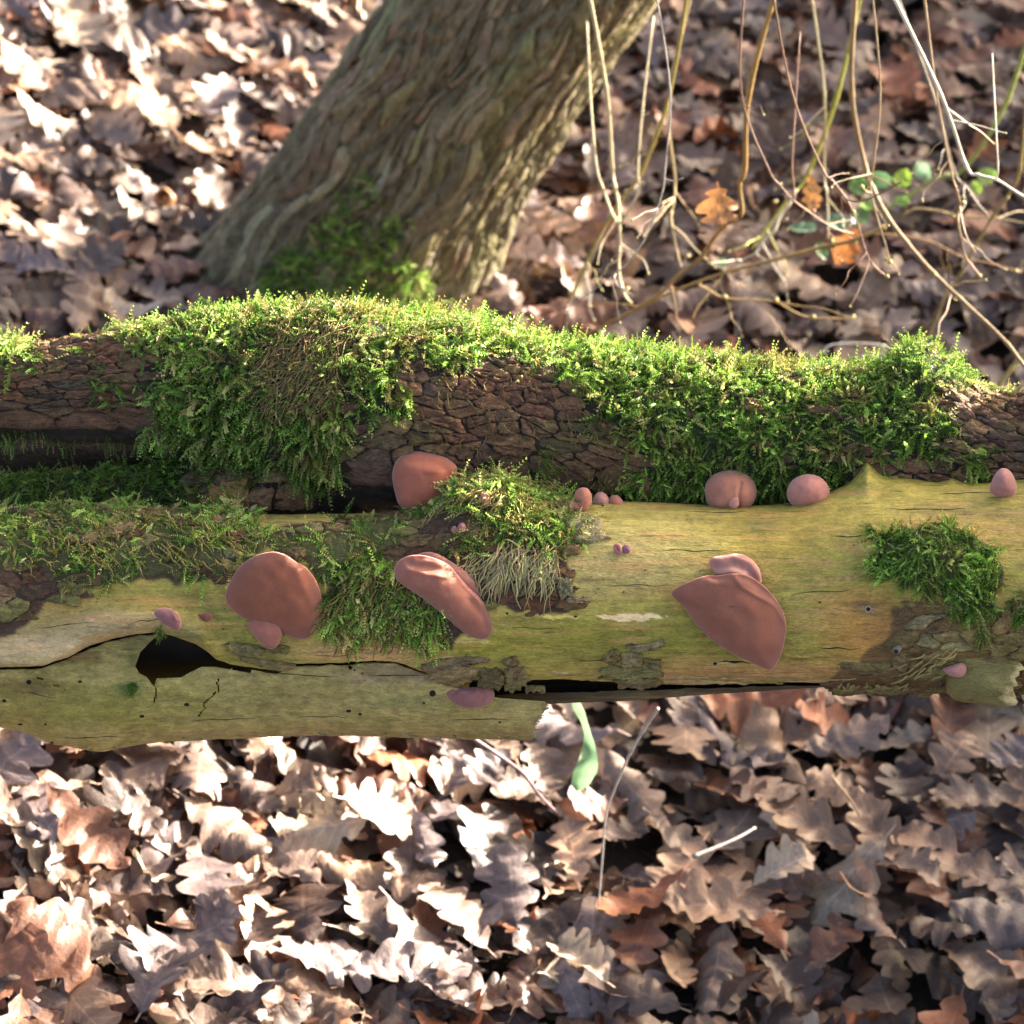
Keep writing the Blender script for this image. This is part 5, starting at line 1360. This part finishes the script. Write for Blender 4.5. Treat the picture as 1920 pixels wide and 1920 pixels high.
b6 = twig('long brown branch meeting the stout branch at a low angle', [(1660, 425), (1600, 450), (1545, 462), (1500, 475), (1440, 490), (1370, 508), (1300, 532), (1250, 552), (1205, 574)], [2.4, 2.4], 4.2, (142, 116, 66), buds=[(1560, 452)])
twig('budded side twig running level above the moss', [(1305, 530), (1330, 545), (1360, 559), (1420, 563), (1455, 566), (1505, 592), (1560, 597), (1605, 598)], 2.45, 2.2, (156, 130, 82), buds=[(1360, 557), (1456, 563), (1525, 594), (1600, 594)], sides=[([(1450, 565), (1500, 574), (1540, 578), (1600, 597)], 1.4)])
twig('greyish white zigzag twig near the green leaves', [(1492, 355), (1478, 385), (1462, 405), (1452, 432), (1430, 452), (1416, 474), (1392, 488), (1374, 505)], 2.5, 3.2, (178, 170, 150), sides=[([(1416, 474), (1428, 484), (1444, 492)], 2)])
twig('yellow green slanting shoot', [(1515, 325), (1485, 365), (1462, 395), (1440, 425), (1422, 450), (1410, 466)], 2.55, 4.0, (150, 148, 62), buds=[(1454, 378)])
twig('reddish knobbly twig reaching down to the withered leaf', [(1440, 315), (1463, 348), (1488, 376), (1515, 396), (1540, 414), (1570, 430), (1600, 438)], [2.1, 2.2], 1.9, RBR, buds=[(1464, 345)], sides=[([(1488, 376), (1488, 345), (1485, 312), (1490, 220), (1500, 60)], 2.0)], bud_size=2.6)
twig('drooping slender twig ending in a fat bud', [(1541, 315), (1562, 340), (1585, 370), (1600, 400), (1611, 430), (1622, 466), (1632, 490), (1648, 507), (1662, 517)], [2.05, 2.12], 2.1, RBR, buds=[(1663, 518), (1600, 397)], sides=[([(1587, 374), (1612, 378), (1650, 363), (1692, 340)], 1.9)])
twig('drooping twig with a curled tip and green bud cluster', [(1637, 315), (1632, 345), (1640, 390), (1650, 425), (1659, 455), (1668, 485), (1678, 500), (1686, 516)], [2.08, 2.14], 1.9, (158, 136, 104), buds=[(1662, 487), (1669, 491), (1616, 350)], sides=[([(1634, 362), (1624, 358), (1616, 350)], 1.7)])
twig('thick diagonal branch crossing the top corner down to the edge', [(1623, 316), (1636, 352), (1660, 400), (1700, 455), (1750, 512), (1800, 560), (1850, 606), (1890, 646), (1926, 692), (2000, 770)], [2.3, 2.15], 5.2, (138, 116, 82), buds=[(1664, 408), (1754, 516)], bud_size=4)
twig('forked hanging twig with a pale bud at its tip', [(1782, 315), (1795, 360), (1800, 386), (1795, 406), (1803, 450), (1810, 480), (1824, 500), (1837, 516)], [2.1, 2.18], 2.4, (160, 134, 104), buds=[(1837, 517), (1806, 380), (1789, 408)], sides=[([(1800, 386), (1805, 420), (1815, 450), (1830, 475)], 1.7)])
twig('slim grey twig leaning between the hanging fork and olive stem', [(1790, 322), (1812, 350), (1832, 380), (1852, 402)], 2.3, 2.0, GRY)
twig('olive knobbly stem slanting from the top corner to the mound', [(1912, 315), (1890, 365), (1862, 405), (1830, 460), (1800, 515), (1770, 560), (1755, 600), (1741, 632)], [2.4, 2.6], 3.3, (142, 124, 74), buds=[(1888, 370), (1860, 404)])
twig('level brown stem between hanging twigs', [(1690, 405), (1717, 392), (1760, 396), (1800, 406), (1860, 409), (1930, 420), (2000, 430)], 2.55, 2.7, (146, 126, 86), sides=[([(1690, 405), (1696, 398), (1704, 380)], 2.2)])
twig('long thin brown twig passing behind the diagonal branch', [(1618, 437), (1680, 442), (1740, 452), (1775, 468), (1810, 484), (1860, 495), (1914, 510)], 2.55, 2.1, (144, 112, 74), buds=[(1905, 508)])
twig('straight green bramble stem at the top', [(1812, 312), (1770, 330), (1735, 346), (1700, 370), (1658, 394)], 2.6, 4.4, (136, 146, 72), name='bramble_shoot')
twig('bright bare twig in the very corner above the mound', [(1812, 312), (1835, 328), (1872, 339), (1925, 372), (1990, 400)], 2.0, 3.6, (214, 204, 178), sides=[([(1868, 338), (1871, 315), (1868, 250), (1860, 100)], 2)])  # sunlight on this twig is put into its pale colour
twig('stout olive stem at the edge behind the mound', [(1990, 610), (1925, 662), (1898, 690), (1872, 722)], 2.4, 6, (150, 132, 74))
twig('slim upright grey twig over the green leaves', [(1545, 322), (1550, 360), (1552, 400), (1553, 448)], 2.45, 2.6, (168, 158, 120))
twig('thin hooked white stem lying behind the moss', [(1542, 662), (1552, 650), (1575, 645), (1620, 644), (1660, 648)], 2.6, 2.4, (190, 180, 170), name='dry_stem')
# stems below the logs
twig('grey bent stem standing below the split', [(1234, 1328), (1205, 1372), (1180, 1415), (1167, 1445), (1150, 1485), (1136, 1530), (1130, 1600), (1122, 1700)], [2.0, 2.12], 2.6, (168, 158, 150), name='dry_stem', group='dry stems below the logs')
twig('dull purple stem slanting under the broken shell end', [(880, 1380), (940, 1420), (980, 1450), (1012, 1492), (1046, 1526)], [2.1, 2.2], 4.5, (112, 90, 92), name='dry_stem', group='dry stems below the logs')
twig('pale straw stalk lying in the bright litter', [(-30, 1470), (60, 1522), (112, 1552), (150, 1585), (188, 1604)], [2.2, 2.16], 5, (196, 172, 138), name='dry_stem', group='dry stems below the logs')
twig('short pale twig in the shaded litter', [(1558, 1455), (1580, 1482), (1600, 1508), (1612, 1532)], 2.2, 3.4, (182, 150, 120), name='dry_stem', group='dry stems below the logs')
twig('slanting grey stick at the foot of the picture', [(1300, 1606), (1345, 1588), (1385, 1570), (1416, 1552)], [2.12, 2.16], 4, (130, 122, 116), name='dry_stem', group='dry stems below the logs')

# withered leaves caught on the twigs
def caught_leaf(label, px, py, d, ln, wdt, colr, yaw, seed, pitch=0.2):
    tv, tf = leaf_template(seed, 25, 7, 1.6)
    P = pix(np.array(float(px)), np.array(float(py)), np.array(d))
    dn = -UP * math.cos(yaw) + RIGHT * math.sin(yaw); dn = dn + FWD * pitch; dn /= np.linalg.norm(dn)
    sx = np.cross(dn, FWD); sx /= np.linalg.norm(sx); zz = np.cross(sx, dn)
    V = P + ln * K * d * (tv[:, 1:2] * dn) + wdt * K * d * (tv[:, 0:1] * 1.7 * sx + tv[:, 2:3] * zz)
    o = build('withered_leaf', V, tf, M_leafstuff, None, np.clip(np.tile(lin(colr), (len(V), 1)) * (1 + .25 * noise(V[:, 0] * 60, V[:, 1] * 60, V[:, 2] * 60, 4))[:, None], 0, 1), blade=blade_coords(25, 7))
    return tag(o, label, 'leaf', 'withered leaves caught on twigs')
caught_leaf('folded orange brown leaf hanging over the stout branch', 1348, 385, 2.28, 104, 70, (178, 128, 80), .12, 411)
caught_leaf('crumpled leaf scrap hanging by the yellow green shoot', 1522, 362, 2.4, 70, 50, (182, 130, 78), .1, 415)
caught_leaf('curled bright orange leaf among the green leaves', 1588, 462, 2.42, 85, 70, (178, 118, 66), -.5, 421, .5)

# bramble leaves
def bramble(px, py, d, size, colr, seed, yaw):
    r = np.random.default_rng(seed)
    st, cn = 15, 5
    t = np.linspace(0, 1, st); us = np.linspace(-1, 1, cn)
    w = (.95 * t ** .55 * (1 - t) ** .85 + .01) * (1 + .07 * (np.arange(st) % 2 * 2 - 1))
    Xx = w[:, None] * us[None]; Yy = t[:, None] + 0 * us[None] - .5
    Zz = .25 * np.abs(Xx) + .25 * Yy ** 2 + .05 * noise(Xx * 8 + 9, Yy * 8, 0, seed)
    tv = np.stack([Xx, Yy, Zz], -1).reshape(-1, 3); tf = grid_faces(st, cn)
    nrm = -FWD * .6 + np.array([0, 0, .7]) + .4 * r.normal(size=3); nrm /= np.linalg.norm(nrm)
    a = math.cos(yaw) * RIGHT + math.sin(yaw) * UP; a -= nrm * (a @ nrm); a /= np.linalg.norm(a); b = np.cross(nrm, a)
    P = pix(np.array(float(px)), np.array(float(py)), np.array(d))
    size = size * .82
    V = P + size * K * d * (tv[:, 0:1] * b + tv[:, 1:2] * a + tv[:, 2:3] * nrm)
    o = build('bramble_leaf', V, tf, M_green, None, np.tile(lin(colr) * .72 + .02, (len(V), 1)) * (1 + .25 * noise(V[:, 0] * 90, V[:, 1] * 90, V[:, 2] * 90, 4))[:, None])
    return o
for i, (x, y, s_, c, yw, lab) in enumerate([
    (1612, 348, 56, (84, 130, 48), .3, 'mid green bramble leaf behind the bud cluster twig'),
    (1652, 340, 60, (78, 116, 70), 2.2, 'dull green bramble leaf at the head of the diagonal branch'),
    (1692, 335, 56, (160, 196, 56), 1.2, 'bright yellow green bramble leaf glowing at the top'),
    (1730, 322, 50, (132, 166, 130), -.8, 'pale blue green bramble leaf at the top'),
    (1690, 378, 40, (104, 142, 48), 2.8, 'small green bramble leaf under the bright one'),
    (1612, 405, 56, (92, 132, 80), .8, 'green bramble leaf over the drooping twig'),
    (1570, 418, 58, (96, 136, 108), -.2, 'bluish green bramble leaf beside the reddish twig'),
    (1505, 430, 66, (92, 126, 92), 2.5, 'broad grey green bramble leaf by the zigzag twig'),
    (1540, 472, 42, (86, 126, 66), -1.2, 'small dark green bramble leaf above the orange leaf'),
    (1625, 385, 44, (128, 164, 58), 1.9, 'narrow yellow green bramble leaf among twigs'),
    (1850, 330, 52, (126, 164, 66), .4, 'light green bramble leaf under the bright bare twig'),
    (1830, 352, 36, (140, 176, 60), 2.0, 'small lime bramble leaf beside the hanging fork'),
    (1354, 492, 26, (120, 170, 116), 1.0, 'tiny green leaf between the two brown branches')]):
    tag(bramble(x, y, 2.55 + .02 * (i % 4), s_, c, 500 + i, yw), lab, 'leaf', 'green bramble leaves')

# green strap leaf below the split
def strap():
    pts = np.array([(1072, 1300), (1085, 1330), (1098, 1362), (1104, 1392), (1102, 1430), (1092, 1460), (1084, 1484)], float)
    C = catmull(pix(pts[:, 0], pts[:, 1], np.array([2.02, 2.03, 2.05, 2.07, 2.06, 2.07, 2.08])), 5)
    n_ = len(C); t = np.linspace(0, 1, n_)
    w = np.interp(t, [0, .2, .42, .55, .75, .92, 1], [8, 12, 7, 13, 23, 17, 2]) * K * 2.05
    twv = np.interp(t, [0, .3, .5, 1], [.3, .9, .2, -.2])
    us = np.linspace(-1, 1, 5)
    side = np.cos(twv)[:, None] * RIGHT + np.sin(twv)[:, None] * (-FWD)
    up = -np.sin(twv)[:, None] * RIGHT + np.cos(twv)[:, None] * (-FWD)
    V = C[:, None] + (w[:, None] * us)[..., None] * side[:, None] + (w[:, None] * -.5 * (1 - us ** 2)[None])[..., None] * up[:, None]
    c = lin((122, 156, 116)) * (1 + .2 * noise(V[..., 0] * 80, V[..., 1] * 80, V[..., 2] * 80, 4))[..., None]
    return build('strap_leaf', V.reshape(-1, 3), grid_faces(n_, 5), M_green, None, c.reshape(-1, 3))
tag(strap(), 'pale green twisted strap leaf standing below the crack', 'leaf')

# a small empty nut husk lying in the litter
def husk():
    P = ground_point(316., 452.) + [0, 0, .055]
    a = np.linspace(0, 2 * math.pi, 20, endpoint=False)
    prof = [(0.001, -.013), (.006, -.012), (.0105, -.006), (.012, .001), (.0105, .008), (.0075, .012), (.006, .0115), (.007, .004), (.004, -.006)]
    V = np.vstack([np.stack([R * np.cos(a) * (1 + .08 * np.cos(4 * a)), R * np.sin(a) * (1 + .08 * np.cos(4 * a)), np.full(20, z)], 1) for R, z in prof])
    ca, sa = math.cos(.7), math.sin(.7)
    V = V @ np.array([[1, 0, 0], [0, ca, sa], [0, -sa, ca]]) + P
    return build('nut_husk', V, grid_faces(len(prof), 20, True), M_leafstuff, None, np.tile(lin((150, 104, 66)), (len(V), 1)), blade=np.full((len(V), 3), .5))
tag(husk(), 'round brown nut husk lying on the sunlit leaves', 'nut husk')

# ------------------------------------------------------------------ low log added out of view to shade the right-hand litter
def build_shade_log():
    t = np.linspace(0, 1, 60); a = np.linspace(0, 2 * math.pi, 40, endpoint=False)
    A, B = np.meshgrid(t, a, indexing='ij')
    ax0 = np.array([1.05, -.4, .145]); ax1 = np.array([1.35, 3.6, .145])
    R = .155 + .02 * fbm(A * 8, np.cos(B) * 2, np.sin(B) * 2, 2, 3) + .012 * np.cos(B * 7 + A * 4)
    axis = ax0 + A[..., None] * (ax1 - ax0)
    V = axis + R[..., None] * (np.cos(B)[..., None] * np.array([1, -.08, 0]) + np.sin(B)[..., None] * np.array([0, 0, 1.0]))
    c = lin((84, 68, 52)) * (1 + .5 * fbm(A * 40, np.cos(B) * 8, np.sin(B) * 8, 6, 4))[..., None]
    V = V.reshape(-1, 3); n0 = len(V)
    V = np.vstack([V, [ax0], [ax1]]); c = np.vstack([c.reshape(-1, 3), lin((150, 118, 80))[None], lin((150, 118, 80))[None]])
    tri = [[i, (i + 1) % 40, n0] for i in range(40)] + [[59 * 40 + (i + 1) % 40, 59 * 40 + i, n0 + 1] for i in range(40)]
    return build('shade_log', V, [grid_faces(60, 40, True), np.array(tri)], M_trunkbark, None, np.clip(c, .01, 1), base=True)
tag(build_shade_log(), 'low brown felled log added out of view to shade the right-hand litter', 'log')
tri = sum(len(m.polygons) * (1 if len(m.polygons) and m.polygons[0].loop_total == 3 else 2) for m in bpy.data.meshes)
print('COUNT plates', nb, nl, nf, nr_, 'ridges', len(plates), 'leaves', len(placed), 'tris', tri)
